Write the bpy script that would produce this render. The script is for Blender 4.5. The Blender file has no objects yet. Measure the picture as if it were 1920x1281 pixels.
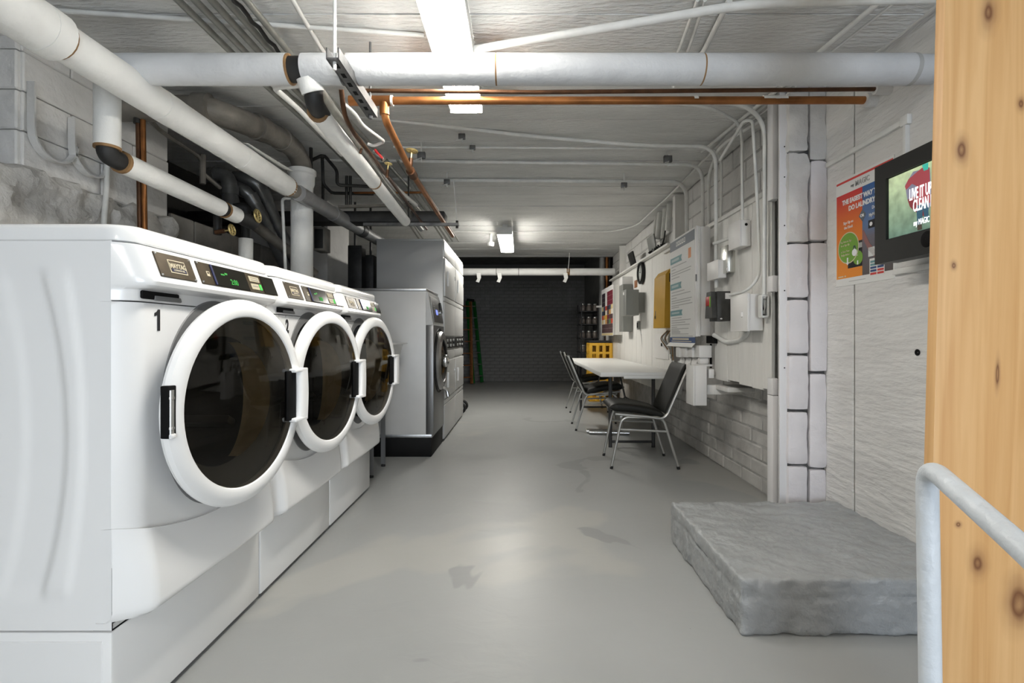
import bpy, bmesh, math, random
from mathutils import Vector, Matrix

random.seed(7)
# ----------------------------------------------------------------------------
# camera, world, light, exposure
# ----------------------------------------------------------------------------
sc = bpy.context.scene
C = sc.collection
F = 940.0            # focal length in pixels of the 1920 wide frame
VX, VY, H = 977.0, 632.0, 1.0   # vanishing point, camera height

cam_d = bpy.data.cameras.new('camera')
cam = bpy.data.objects.new('camera', cam_d)
C.objects.link(cam)
cam.location = (0, 0, H)
cam.rotation_euler = (math.pi / 2, 0, 0)
cam_d.sensor_width = 36
cam_d.lens = 36 * F / 1920
cam_d.shift_x = (960 - VX) / 1920
cam_d.shift_y = (VY - 640.5) / 1920
cam_d.clip_start = 0.05
sc.camera = cam

sc.view_settings.view_transform = 'Standard'
sc.view_settings.look = 'None'
sc.view_settings.gamma = 1
sc.view_settings.use_curve_mapping = False
sc.view_settings.exposure = 0.46

wd = bpy.data.worlds.new('daylight')
sc.world = wd
wd.use_nodes = True
wd.node_tree.nodes['Background'].inputs[0].default_value = (0.55, 0.72, 1.0, 1)
wd.node_tree.nodes['Background'].inputs[1].default_value = 2.0

def area(name, loc, target, sx, sy, power, col):
    l = bpy.data.lights.new(name, 'AREA')
    l.shape = 'RECTANGLE'; l.size = sx; l.size_y = sy; l.energy = power; l.color = col
    o = bpy.data.objects.new(name, l); C.objects.link(o)
    o.location = loc
    o.rotation_euler = (Vector(target) - Vector(loc)).to_track_quat('-Z', 'Y').to_euler()
    return o
# daylight entering by the open doorway in the wall behind the photographer
area('doorway_daylight', (0.75, -3.15, 1.05), (0.45, 2, 0.75), 1.1, 1.9, 46, (0.86, 0.93, 1.0))
LIGHT_ON = 46.0      # emission of the fluorescent lenses

# ----------------------------------------------------------------------------
# helpers
# ----------------------------------------------------------------------------
def W(px, py, d):
    return Vector(((px - VX) * d / F, d, H - (py - VY) * d / F))
def atX(px, py, X):
    return W(px, py, F * X / (px - VX))
def atZ(px, py, z):
    return W(px, py, F * (H - z) / (py - VY))

class MB:
    def __init__(self):
        self.v = []; self.f = []
    def add(self, vs, fs):
        o = len(self.v)
        self.v += [Vector(p) for p in vs]
        self.f += [tuple(i + o for i in f) for f in fs]
        return self
    def obox(self, c, ax, ay, az, hx, hy, hz, bev=0.0, seg=2):
        c, ax, ay, az = Vector(c), Vector(ax), Vector(ay), Vector(az)
        bm = bmesh.new()
        bmesh.ops.create_cube(bm, size=2)
        for v in bm.verts:
            v.co = Vector((v.co.x * hx, v.co.y * hy, v.co.z * hz))
        if bev > 0:
            bmesh.ops.bevel(bm, geom=bm.edges[:], offset=min(bev, .95 * min(hx, hy, hz)), segments=seg, affect='EDGES', profile=.5)
        bm.verts.index_update()
        vs = [c + ax * v.co.x + ay * v.co.y + az * v.co.z for v in bm.verts]
        fs = [[v.index for v in f.verts] for f in bm.faces]
        bm.free()
        return self.add(vs, fs)
    def box(self, x0, x1, y0, y1, z0, z1, bev=0.0, seg=2):
        return self.obox(((x0 + x1) / 2, (y0 + y1) / 2, (z0 + z1) / 2), (1, 0, 0), (0, 1, 0), (0, 0, 1),
                         abs(x1 - x0) / 2, abs(y1 - y0) / 2, abs(z1 - z0) / 2, bev, seg)
    def bar(self, p, q, w, t, up=(0, 0, 1), bev=0.0):
        p, q = Vector(p), Vector(q)
        d = (q - p); L = d.length; d.normalize()
        s = d.cross(Vector(up))
        if s.length < 1e-5: s = d.cross(Vector((0, 1, 0)))
        s.normalize(); u = s.cross(d)
        return self.obox((p + q) / 2, d, s, u, L / 2, w / 2, t / 2, bev)
    def tube(self, path, r, seg=14, caps=True):
        path = [Vector(p) for p in path]
        n = len(path)
        rs = r if isinstance(r, (list, tuple)) else [r] * n
        ts = []
        for i in range(n):
            a = path[max(i - 1, 0)]; b = path[min(i + 1, n - 1)]
            t = (b - a); t.normalize(); ts.append(t)
        ref = Vector((0, 0, 1)) if abs(ts[0].z) < .9 else Vector((1, 0, 0))
        s = ts[0].cross(ref).normalized()
        vs = []; fs = []
        for i in range(n):
            s = (s - ts[i] * s.dot(ts[i]))
            if s.length < 1e-6: s = ts[i].orthogonal()
            s.normalize(); u = ts[i].cross(s)
            for k in range(seg):
                a = 2 * math.pi * k / seg
                vs.append(path[i] + (s * math.cos(a) + u * math.sin(a)) * rs[i])
        for i in range(n - 1):
            for k in range(seg):
                k2 = (k + 1) % seg
                fs.append((i * seg + k, i * seg + k2, (i + 1) * seg + k2, (i + 1) * seg + k))
        if caps:
            fs.append(tuple(range(seg))[::-1]); fs.append(tuple((n - 1) * seg + k for k in range(seg)))
        return self.add(vs, fs)
    def ring(self, c, axis, r, t, seg=28, tseg=8):
        """torus"""
        c = Vector(c); a = Vector(axis).normalized(); s = a.orthogonal().normalized(); u = a.cross(s)
        vs = []; fs = []
        for i in range(seg):
            th = 2 * math.pi * i / seg
            d = s * math.cos(th) + u * math.sin(th)
            for k in range(tseg):
                p = 2 * math.pi * k / tseg
                vs.append(c + d * (r + t * math.cos(p)) + a * (t * math.sin(p)))
        for i in range(seg):
            for k in range(tseg):
                i2 = (i + 1) % seg; k2 = (k + 1) % tseg
                fs.append((i * tseg + k, i2 * tseg + k, i2 * tseg + k2, i * tseg + k2))
        return self.add(vs, fs)
    def lathe(self, prof, c, axis, seg=48, closed=False):
        """prof: list of (radius, height along axis)"""
        c = Vector(c); a = Vector(axis).normalized()
        s = a.orthogonal().normalized(); u = a.cross(s)
        vs = []; fs = []; n = len(prof)
        for i in range(seg):
            th = 2 * math.pi * i / seg
            d = s * math.cos(th) + u * math.sin(th)
            for (r, h) in prof: vs.append(c + d * r + a * h)
        m = n if closed else n - 1
        for i in range(seg):
            i2 = (i + 1) % seg
            for k in range(m):
                k2 = (k + 1) % n
                fs.append((i * n + k, i2 * n + k, i2 * n + k2, i * n + k2))
        return self.add(vs, fs)
    def prism(self, poly, o, u, v, depth):
        """poly in (u,v) about o, extruded along n = u x v by depth"""
        o, u, v = Vector(o), Vector(u), Vector(v); nrm = u.cross(v)
        n = len(poly)
        vs = [o + u * a + v * b for a, b in poly] + [o + u * a + v * b + nrm * depth for a, b in poly]
        fs = [tuple(range(n))[::-1], tuple(range(n, 2 * n))]
        for k in range(n): fs.append((k, (k + 1) % n, n + (k + 1) % n, n + k))
        return self.add(vs, fs)
    def grid(self, fn, nu, nv):
        vs = [fn(i / nu, j / nv) for j in range(nv + 1) for i in range(nu + 1)]
        fs = [(j * (nu + 1) + i, j * (nu + 1) + i + 1, (j + 1) * (nu + 1) + i + 1, (j + 1) * (nu + 1) + i) for j in range(nv) for i in range(nu)]
        return self.add(vs, fs)
    def ball(self, c, r, seg=10, sz=1.0):
        c = Vector(c); vs = []; fs = []; rings = seg // 2
        for j in range(rings + 1):
            p = math.pi * j / rings
            for i in range(seg):
                a = 2 * math.pi * i / seg
                vs.append(c + Vector((r * math.sin(p) * math.cos(a), r * math.sin(p) * math.sin(a), r * sz * math.cos(p))))
        for j in range(rings):
            for i in range(seg):
                i2 = (i + 1) % seg
                fs.append((j * seg + i, j * seg + i2, (j + 1) * seg + i2, (j + 1) * seg + i))
        return self.add(vs, fs)
    def build(self, name, mat, parent=None, smooth=True, angle=35, fix=True):
        me = bpy.data.meshes.new(name)
        if parent is not None:
            off = Vector((0, 0, 0)); p = parent
            while p is not None:
                off += p.location; p = p.parent
            loc = Vector((0, 0, 0))
        else:
            xs = [v.x for v in self.v]; ys = [v.y for v in self.v]; zs = [v.z for v in self.v]
            off = Vector(((min(xs) + max(xs)) / 2, (min(ys) + max(ys)) / 2, min(zs))); loc = off.copy()
        me.from_pydata([v - off for v in self.v], [], self.f)
        if fix:
            bm = bmesh.new(); bm.from_mesh(me)
            bmesh.ops.remove_doubles(bm, verts=bm.verts, dist=1e-6)
            bmesh.ops.recalc_face_normals(bm, faces=bm.faces)
            bm.to_mesh(me); bm.free()
        me.materials.append(mat)
        if smooth:
            me.shade_smooth()
            me.set_sharp_from_angle(angle=math.radians(angle))
        o = bpy.data.objects.new(name, me)
        C.objects.link(o)
        o.location = loc; o.parent = parent
        return o

def tag(o, label, cat, group=None):
    o['label'] = label; o['category'] = cat
    if group: o['group'] = group
    return o
def thing(name, label, cat, loc, group=None):
    o = bpy.data.objects.new(name, None); C.objects.link(o)
    o.location = loc; o.empty_display_size = .1
    return tag(o, label, cat, group)
def struct(o):
    o['kind'] = 'structure'; return o
def copy_tree(o, parent=None):
    c = o.copy(); C.objects.link(c); c.parent = parent
    for ch in list(o.children): copy_tree(ch, c)
    return c
def fillet(pts, r, n=6):
    pts = [Vector(p) for p in pts]; out = [pts[0]]
    for i in range(1, len(pts) - 1):
        a, b, c = pts[i - 1], pts[i], pts[i + 1]
        d1 = (a - b); d2 = (c - b); l1, l2 = d1.length, d2.length
        d1.normalize(); d2.normalize()
        k = min(r, l1 * .49, l2 * .49)
        p0, p1 = b + d1 * k, b + d2 * k
        for j in range(n + 1):
            t = j / n
            out.append(p0 * (1 - t) ** 2 + b * 2 * t * (1 - t) + p1 * t * t)
    out.append(pts[-1]); return out
def T(body, size, mat, parent, o, u, v, align='LEFT', name='lettering', bold=0.0, sx=1.0, depth=.0006):
    cu = bpy.data.curves.new(name, 'FONT'); cu.body = body; cu.size = size; cu.extrude = depth; cu.align_x = align
    cu.offset = bold; cu.resolution_u = 3
    tmp = bpy.data.objects.new(name, cu); C.objects.link(tmp)
    bpy.context.view_layer.update()
    me = bpy.data.meshes.new_from_object(tmp.evaluated_get(bpy.context.evaluated_depsgraph_get()))
    bpy.data.objects.remove(tmp); bpy.data.curves.remove(cu)
    u, v = Vector(u).normalized(), Vector(v).normalized(); n = u.cross(v)
    off = Vector((0, 0, 0)); p = parent
    while p is not None:
        off += p.location; p = p.parent
    for w in me.vertices:
        x, y, z = w.co
        w.co = Vector(o) + u * (x * sx) + v * y + n * z - off
    me.name = name; me.materials.clear(); me.materials.append(mat)
    ob = bpy.data.objects.new(name, me); C.objects.link(ob); ob.parent = parent
    return ob

# ----------------------------------------------------------------------------
# materials
# ----------------------------------------------------------------------------
def mat(name, col, rough=.5, metal=0.0, var=0.0, vscale=6.0, bump=0.0, bscale=40.0, col2=None, emit=None, es=1.0, coat=0.0, spec=None, stretch=None, detail=6, lo=.35, hi=.65):
    m = bpy.data.materials.new(name); m.use_nodes = True
    nt = m.node_tree; n = nt.nodes; L = nt.links
    b = n['Principled BSDF']
    b.inputs['Base Color'].default_value = (*col, 1)
    b.inputs['Roughness'].default_value = rough
    b.inputs['Metallic'].default_value = metal
    if coat: b.inputs['Coat Weight'].default_value = coat
    if spec is not None: b.inputs['Specular IOR Level'].default_value = spec
    if emit:
        b.inputs['Emission Color'].default_value = (*emit, 1); b.inputs['Emission Strength'].default_value = es
    if var or bump or col2:
        tc = n.new('ShaderNodeTexCoord'); mp = n.new('ShaderNodeMapping')
        L.new(tc.outputs['Object'], mp.inputs[0])
        if stretch: mp.inputs['Scale'].default_value = stretch
    if var or col2:
        tx = n.new('ShaderNodeTexNoise'); tx.inputs['Scale'].default_value = vscale; tx.inputs['Detail'].default_value = detail
        L.new(mp.outputs[0], tx.inputs['Vector'])
        rp = n.new('ShaderNodeValToRGB')
        rp.color_ramp.elements[0].position = lo; rp.color_ramp.elements[1].position = hi
        c2 = col2 if col2 else tuple(max(0, c * (1 - var)) for c in col)
        rp.color_ramp.elements[0].color = (*c2, 1); rp.color_ramp.elements[1].color = (*col, 1)
        L.new(tx.outputs['Fac'], rp.inputs[0]); L.new(rp.outputs[0], b.inputs['Base Color'])
    if bump:
        t2 = n.new('ShaderNodeTexNoise'); t2.inputs['Scale'].default_value = bscale; t2.inputs['Detail'].default_value = 8
        L.new(mp.outputs[0], t2.inputs['Vector'])
        bp = n.new('ShaderNodeBump'); bp.inputs['Strength'].default_value = bump; bp.inputs['Distance'].default_value = .02
        L.new(t2.outputs['Fac'], bp.inputs['Height']); L.new(bp.outputs[0], b.inputs['Normal'])
    return m

M = {}
M['enamel'] = mat('white_enamel', (.85, .85, .845), .22, coat=.3)
M['enamel2'] = mat('white_plastic', (.86, .86, .855), .28)
M['dark'] = mat('black_gap', (.008, .008, .008), .7, spec=.1)
M['blackplastic'] = mat('black_plastic', (.014, .014, .013), .45, spec=.3)
M['gasket_shade'] = mat('grey_gasket_shade', (.16, .16, .16), .5)  # also paints the shade around the washer doors
M['bronze'] = mat('bronze_plate', (.085, .062, .035), .38, .5, var=.3, vscale=30)
M['blackglass'] = mat('black_display', (.010, .009, .006), .12)
M['beige'] = mat('beige_button', (.50, .44, .30), .5)
M['cream'] = mat('cream_print', (.66, .58, .42), .5)
M['navy'] = mat('navy_print', (.012, .016, .07), .5)
M['green_led'] = mat('green_led', (.02, .2, .02), .5, emit=(.12, .9, .16), es=.45)
M['green_digit'] = mat('green_digits', (.02, .2, .02), .5, emit=(.05, .55, .10), es=.22)
M['chrome'] = mat('chrome', (.75, .75, .75), .18, 1.0)
M['steel'] = mat('brushed_steel', (.42, .42, .42), .36, 1.0, var=.15, vscale=40, stretch=(1, 1, .05))
M['dsteel'] = mat('dark_steel', (.20, .20, .20), .38, .9)
M['alum'] = mat('aluminium_tube', (.52, .52, .50), .34, .85)
M['tan'] = mat('tan_lit_rim', (.80, .68, .46), .45, var=.18, vscale=18)
M['drum'] = mat('drum_metal', (.085, .08, .07), .4, .6)
M['grey_side'] = mat('grey_machine_panel', (.54, .54, .53), .42, .1, var=.06, vscale=5)
M['dryer'] = mat('silver_dryer_panel', (.53, .53, .52), .38, .25)
M['blackbase'] = mat('black_base', (.006, .006, .006), .6, var=.3, spec=.15)
M['pipewhite'] = mat('white_pipe_jacket', (.78, .78, .755), .62, var=.10, vscale=7, bump=.25, bscale=26)
M['pipegrey'] = mat('grey_painted_jacket', (.62, .63, .64), .6, var=.10, vscale=7, bump=.25, bscale=26)
M['conduit'] = mat('painted_conduit', (.74, .74, .715), .5, var=.12, vscale=16)
M['emt'] = mat('galvanised_conduit', (.34, .34, .31), .42, .55, var=.25, vscale=20)
M['copper'] = mat('copper_pipe', (.42, .17, .055), .38, .75, var=.45, vscale=9)
M['copperdark'] = mat('tarnished_copper', (.13, .06, .028), .45, .6, var=.5, vscale=12)
M['castiron'] = mat('grey_cast_iron', (.25, .23, .20), .5, .2, var=.4, vscale=8, bump=.2)
M['greyduct'] = mat('grey_duct_pipe', (.34, .34, .34), .45, .25, var=.25, vscale=10)
M['blackpipe'] = mat('black_iron_pipe', (.035, .034, .032), .5, .3, var=.4, vscale=14)
M['tape'] = mat('black_tape', (.012, .012, .012), .6)
M['rust'] = mat('rusty_edge', (.30, .17, .07), .7, var=.4, vscale=20)
M['galv'] = mat('perforated_strut_steel', (.17, .17, .17), .45, .6, var=.4, vscale=24)
M['brass'] = mat('brass_handwheel', (.55, .43, .18), .35, .7)
M['red'] = mat('red_valve', (.42, .02, .02), .4)
M['wallwhite'] = mat('white_painted_masonry', (.72, .71, .69), .62, var=.10, vscale=5, bump=.55, bscale=22)
M['wallwhite_base'] = mat('painted_mortar', (.52, .51, .495), .7, var=.3, vscale=9, bump=.5, bscale=30)
M['joint'] = mat('dark_joint', (.10, .098, .095), .8, var=.6, vscale=14)
M['concpaint'] = mat('painted_board_formed_concrete', (.70, .69, .67), .6, var=.10, vscale=4, bump=.75, bscale=9, stretch=(1, 1, 4))
M['rough'] = mat('rough_painted_concrete', (.66, .645, .62), .65, var=.25, vscale=5, bump=1.0, bscale=11)
M['ledge'] = mat('crumbling_painted_ledge', (.60, .585, .555), .65, var=.25, vscale=6, bump=1.0, bscale=20)
M['pierpaint'] = mat('pink_white_pier_paint', (.70, .67, .68), .55, var=.08, vscale=4, bump=.5, bscale=14)
M['ceil'] = mat('painted_concrete_ceiling', (.82, .82, .80), .55, var=.14, vscale=3, bump=.85, bscale=30, stretch=(.6, 2.0, 1))
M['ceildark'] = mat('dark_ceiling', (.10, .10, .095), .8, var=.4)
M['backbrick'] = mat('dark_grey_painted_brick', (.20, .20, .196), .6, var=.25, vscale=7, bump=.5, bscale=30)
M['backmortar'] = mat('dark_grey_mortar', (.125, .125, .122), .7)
M['recess'] = mat('dark_masonry', (.055, .052, .047), .8, var=.5, vscale=4, bump=.6, bscale=12)  # dark grey-brown masonry, uneven in tone
M['lowblock'] = mat('dingy_grey_block', (.24, .225, .20), .7, var=.35, vscale=5, bump=.6, bscale=16)
M['plank'] = mat('white_painted_plank', (.76, .75, .72), .5, var=.06, vscale=5, bump=.12, bscale=12, stretch=(6, 6, .6))
M['boxwhite'] = mat('white_painted_box', (.76, .75, .735), .45)
M['postpaint'] = mat('white_painted_post', (.74, .73, .735), .5)
M['table'] = mat('white_table_top', (.80, .80, .78), .4)
M['tleg'] = mat('dark_grey_table_leg', (.055, .055, .055), .45, .3)
M['vinyl'] = mat('black_vinyl', (.011, .011, .009), .5, spec=.25, bump=.08, bscale=90)
M['rubber'] = mat('black_rubber', (.01, .01, .01), .7)
M['yellow'] = mat('yellow_painted_metal', (.58, .33, .03), .45, var=.08)
M['crate'] = mat('yellow_crate_plastic', (.72, .40, .03), .5)
M['greybox'] = mat('grey_painted_steel', (.22, .225, .21), .45)
M['paper'] = mat('white_paper', (.74, .74, .72), .6)
M['ink'] = mat('grey_print', (.22, .22, .22), .7)
M['lightink'] = mat('light_grey_print', (.42, .42, .41), .7)
M['slate'] = mat('slate_print', (.13, .15, .18), .6)
M['teal'] = mat('teal_print', (.14, .30, .32), .6)
M['blueprint'] = mat('navy_blue_print', (.035, .075, .20), .6)
M['orangeprint'] = mat('orange_print', (.72, .25, .06), .6)
M['redprint'] = mat('red_print', (.62, .06, .05), .55)
M['whiteprint'] = mat('white_print', (.85, .85, .85), .6)
M['greenprint'] = mat('green_print', (.20, .40, .055), .6, var=.15, vscale=8)
M['blackprint'] = mat('black_print', (.012, .012, .014), .5)
M['step'] = mat('grey_painted_rough_concrete', (.335, .347, .352), .34, var=.12, vscale=6, bump=.9, bscale=16)
M['rail'] = mat('pale_blue_grey_railing_paint', (.66, .70, .74), .35, var=.08, vscale=9, bump=.35, bscale=26)
M['lens'] = mat('lit_lens', (.9, .9, .88), .5, emit=(1, .965, .89), es=LIGHT_ON)
M['fixture'] = mat('white_fixture_metal', (.6, .6, .58), .5)
M['ladgreen'] = mat('green_fibreglass', (.008, .12, .022), .4)
M['ladwood'] = mat('orange_brown_wood', (.30, .115, .035), .6, var=.3, vscale=7)
M['glassjar'] = mat('smoky_glass', (.20, .17, .15), .12, .2)
M['shelfdark'] = mat('dark_shelf', (.02, .02, .022), .6)
M['sink'] = mat('white_sink_plastic', (.68, .68, .67), .4)
M['silverplate'] = mat('polished_steel_plate', (.62, .62, .58), .22, 1.0)
M['charcoal'] = mat('charcoal_metal', (.05, .05, .046), .5, var=.4, vscale=22)
M['clockface'] = mat('clock_face', (.6, .62, .6), .2)

def gradient(name, stops, axis, lo, hi, rough=.6, emit=0.0, noise=0.0, nscale=12):
    m = bpy.data.materials.new(name); m.use_nodes = True
    n = m.node_tree.nodes; L = m.node_tree.links; b = n['Principled BSDF']
    b.inputs['Roughness'].default_value = rough
    g = n.new('ShaderNodeTexCoord'); s = n.new('ShaderNodeSeparateXYZ'); L.new(g.outputs['Object'], s.inputs[0])
    mr = n.new('ShaderNodeMapRange'); mr.inputs[1].default_value = lo; mr.inputs[2].default_value = hi
    L.new(s.outputs[axis], mr.inputs[0])
    rp = n.new('ShaderNodeValToRGB'); L.new(mr.outputs[0], rp.inputs[0])
    el = rp.color_ramp.elements
    while len(el) < len(stops): el.new(.5)
    for e, (p, c) in zip(el, stops): e.position = p; e.color = (*c, 1)
    out = rp.outputs[0]
    if noise:
        t = n.new('ShaderNodeTexNoise'); t.inputs['Scale'].default_value = nscale; L.new(g.outputs['Object'], t.inputs['Vector'])
        mx = n.new('ShaderNodeMix'); mx.data_type = 'RGBA'; mx.blend_type = 'OVERLAY'; mx.inputs[0].default_value = noise
        L.new(out, mx.inputs[6]); L.new(t.outputs['Fac'], mx.inputs[7]); out = mx.outputs[2]
    L.new(out, b.inputs['Base Color'])
    if emit:
        L.new(out, b.inputs['Emission Color']); b.inputs['Emission Strength'].default_value = emit
    return m

def door_glass():
    m = bpy.data.materials.new('dark_tinted_door_glass'); m.use_nodes = True
    n = m.node_tree.nodes; L = m.node_tree.links
    n.remove(n['Principled BSDF'])
    tr = n.new('ShaderNodeBsdfTransparent'); tr.inputs[0].default_value = (.70, .655, .565, 1)
    gl = n.new('ShaderNodeBsdfGlossy'); gl.inputs['Roughness'].default_value = .03; gl.inputs[0].default_value = (1, 1, 1, 1)
    fr = n.new('ShaderNodeFresnel'); fr.inputs[0].default_value = 1.42
    mx = n.new('ShaderNodeMixShader')
    L.new(fr.outputs[0], mx.inputs[0]); L.new(tr.outputs[0], mx.inputs[1]); L.new(gl.outputs[0], mx.inputs[2])
    L.new(mx.outputs[0], n['Material Output'].inputs[0])
    return m
M['glass'] = door_glass()

def floor_mat():
    m = bpy.data.materials.new('grey_epoxy_floor'); m.use_nodes = True
    n = m.node_tree.nodes; L = m.node_tree.links; b = n['Principled BSDF']
    tc = n.new('ShaderNodeTexCoord')
    def noise(scale, detail=5, dist=0.0, st=None):
        t = n.new('ShaderNodeTexNoise'); t.inputs['Scale'].default_value = scale; t.inputs['Detail'].default_value = detail
        t.inputs['Distortion'].default_value = dist
        if st:
            mp = n.new('ShaderNodeMapping'); mp.inputs['Scale'].default_value = st
            L.new(tc.outputs['Object'], mp.inputs[0]); L.new(mp.outputs[0], t.inputs['Vector'])
        else: L.new(tc.outputs['Object'], t.inputs['Vector'])
        return t
    def ramp(src, p0, p1, c0, c1):
        r = n.new('ShaderNodeValToRGB'); e = r.color_ramp.elements
        e[0].position = p0; e[1].position = p1; e[0].color = (*c0, 1); e[1].color = (*c1, 1)
        L.new(src, r.inputs[0]); return r
    base = ramp(noise(1.1, 4).outputs['Fac'], .3, .7, (.305, .312, .306), (.345, .352, .346))
    patch = ramp(noise(.75, 3, 1.2, (1.0, .75, 1)).outputs['Fac'], .555, .60, (0, 0, 0), (1, 1, 1))
    mx = n.new('ShaderNodeMix'); mx.data_type = 'RGBA'; L.new(patch.outputs[0], mx.inputs[0])
    L.new(base.outputs[0], mx.inputs[6]); mx.inputs[7].default_value = (.37, .37, .35, 1)
    dark = ramp(noise(1.6, 3, .8).outputs['Fac'], .66, .675, (0, 0, 0), (1, 1, 1))
    mx2 = n.new('ShaderNodeMix'); mx2.data_type = 'RGBA'; L.new(dark.outputs[0], mx2.inputs[0])
    L.new(mx.outputs[2], mx2.inputs[6]); mx2.inputs[7].default_value = (.275, .28, .275, 1)
    speck = ramp(noise(26, 2).outputs['Fac'], .775, .80, (0, 0, 0), (1, 1, 1))
    mx3 = n.new('ShaderNodeMix'); mx3.data_type = 'RGBA'; L.new(speck.outputs[0], mx3.inputs[0])
    L.new(mx2.outputs[2], mx3.inputs[6]); mx3.inputs[7].default_value = (.20, .20, .19, 1)
    L.new(mx3.outputs[2], b.inputs['Base Color'])
    rr = n.new('ShaderNodeMapRange'); rr.inputs[3].default_value = .30; rr.inputs[4].default_value = .48
    L.new(noise(2.2, 3).outputs['Fac'], rr.inputs[0]); L.new(rr.outputs[0], b.inputs['Roughness'])
    b.inputs['Specular IOR Level'].default_value = .42
    bp = n.new('ShaderNodeBump'); bp.inputs['Strength'].default_value = .22; bp.inputs['Distance'].default_value = .012
    L.new(noise(5.5, 8, .6, (1, 1.6, 1)).outputs['Fac'], bp.inputs['Height']); L.new(bp.outputs[0], b.inputs['Normal'])
    return m
M['floor'] = floor_mat()

def cedar(knots):
    """pale softwood: stretched grain, brown knots at given (x, z) spots in object space"""
    m = bpy.data.materials.new('knotty_pine'); m.use_nodes = True
    n = m.node_tree.nodes; L = m.node_tree.links; b = n['Principled BSDF']
    tc = n.new('ShaderNodeTexCoord'); mp = n.new('ShaderNodeMapping'); mp.inputs['Scale'].default_value = (42, 42, 1.6)
    L.new(tc.outputs['Object'], mp.inputs[0])
    t = n.new('ShaderNodeTexNoise'); t.inputs['Scale'].default_value = 1; t.inputs['Detail'].default_value = 6; t.inputs['Distortion'].default_value = .7
    L.new(mp.outputs[0], t.inputs['Vector'])
    rp = n.new('ShaderNodeValToRGB'); e = rp.color_ramp.elements
    e[0].position = .3; e[0].color = (.60, .32, .115, 1); e[1].position = .68; e[1].color = (.74, .45, .20, 1)
    L.new(t.outputs['Fac'], rp.inputs[0]); col = rp.outputs[0]
    for (kx, kz, rx, rz) in knots:
        q = n.new('ShaderNodeMapping'); q.vector_type = 'POINT'
        q.inputs['Location'].default_value = (-kx / rx, 0, -kz / rz); q.inputs['Scale'].default_value = (1 / rx, 0, 1 / rz)
        nz = n.new('ShaderNodeTexNoise'); nz.inputs['Scale'].default_value = 14; L.new(tc.outputs['Object'], nz.inputs['Vector'])
        L.new(tc.outputs['Object'], q.inputs[0])
        ln = n.new('ShaderNodeVectorMath'); ln.operation = 'LENGTH'; L.new(q.outputs[0], ln.inputs[0])
        ad = n.new('ShaderNodeMath'); ad.operation = 'MULTIPLY_ADD'; ad.inputs[1].default_value = .7
        L.new(nz.outputs['Fac'], ad.inputs[0]); L.new(ln.outputs['Value'], ad.inputs[2])
        r = n.new('ShaderNodeValToRGB'); e = r.color_ramp.elements
        e[0].position = 0; e[0].color = (.9, .9, .9, 1); e[1].position = 1.0; e[1].color = (0, 0, 0, 1)
        for p, cc in ((.25, .55), (.42, .95), (.55, .45), (.75, .15)):
            k = e.new(p); k.color = (cc, cc, cc, 1)
        mr = n.new('ShaderNodeMath'); mr.operation = 'MULTIPLY'; mr.inputs[1].default_value = .62
        L.new(ad.outputs[0], mr.inputs[0]); L.new(mr.outputs[0], r.inputs[0])
        mx = n.new('ShaderNodeMix'); mx.data_type = 'RGBA'; L.new(r.outputs[0], mx.inputs[0])
        L.new(col, mx.inputs[6]); mx.inputs[7].default_value = (.16, .055, .018, 1); col = mx.outputs[2]
    L.new(col, b.inputs['Base Color']); b.inputs['Roughness'].default_value = .5
    return m

# ----------------------------------------------------------------------------
# the setting
# ----------------------------------------------------------------------------
from mathutils import noise as mnoise
def ceil_z(y):
    if y < 2.2: return 2.235
    if y < 3.4: return 2.235 + (y - 2.2) / 1.2 * .125
    return 2.36
XR = 1.545           # right wall
floor = struct(MB().box(-2.85, 1.75, -3.3, 11.4, -.12, 0).build('floor', M['floor']))

ceiling = struct(MB().grid(lambda u, v: Vector((-2.85 + 4.5 * u, -3.3 + 11.8 * v, ceil_z(-3.3 + 11.8 * v) + .03)), 1, 60).build('ceiling', M['ceil']))
# board-formed strips left by the shuttering, each a piece of the ceiling
y = -.3; k = 0
while y < 8.45:
    w = random.choice((.17, .19, .22)) if y < 4 else random.choice((.2, .24))
    y1 = min(y + w, 8.5); j = random.uniform(-.005, .004)
    m = MB()
    z0, z1 = ceil_z(y) + j, ceil_z(y1) + j
    g = .0025
    m.add([(-2.75, y + g, z0 + .04), (XR, y + g, z0 + .04), (XR, y1 - g, z1 + .04), (-2.75, y1 - g, z1 + .04),
           (-2.75, y + g, z0), (XR, y + g, z0), (XR, y1 - g, z1), (-2.75, y1 - g, z1)],
          [(0, 1, 2, 3), (4, 5, 6, 7), (0, 1, 5, 4), (1, 2, 6, 5), (2, 3, 7, 6), (3, 0, 4, 7)])
    m.build('board_strip', M['ceil'], ceiling, smooth=False)
    y = y1; k += 1
# unlit higher ceiling at the far end and the beam in front of it
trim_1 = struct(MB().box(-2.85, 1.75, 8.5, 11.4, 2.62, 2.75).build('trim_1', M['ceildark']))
trim_2 = struct(MB().box(-2.85, 1.75, 8.5, 8.62, 2.36, 2.62).build('trim_2', M['ceildark']))

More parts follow.
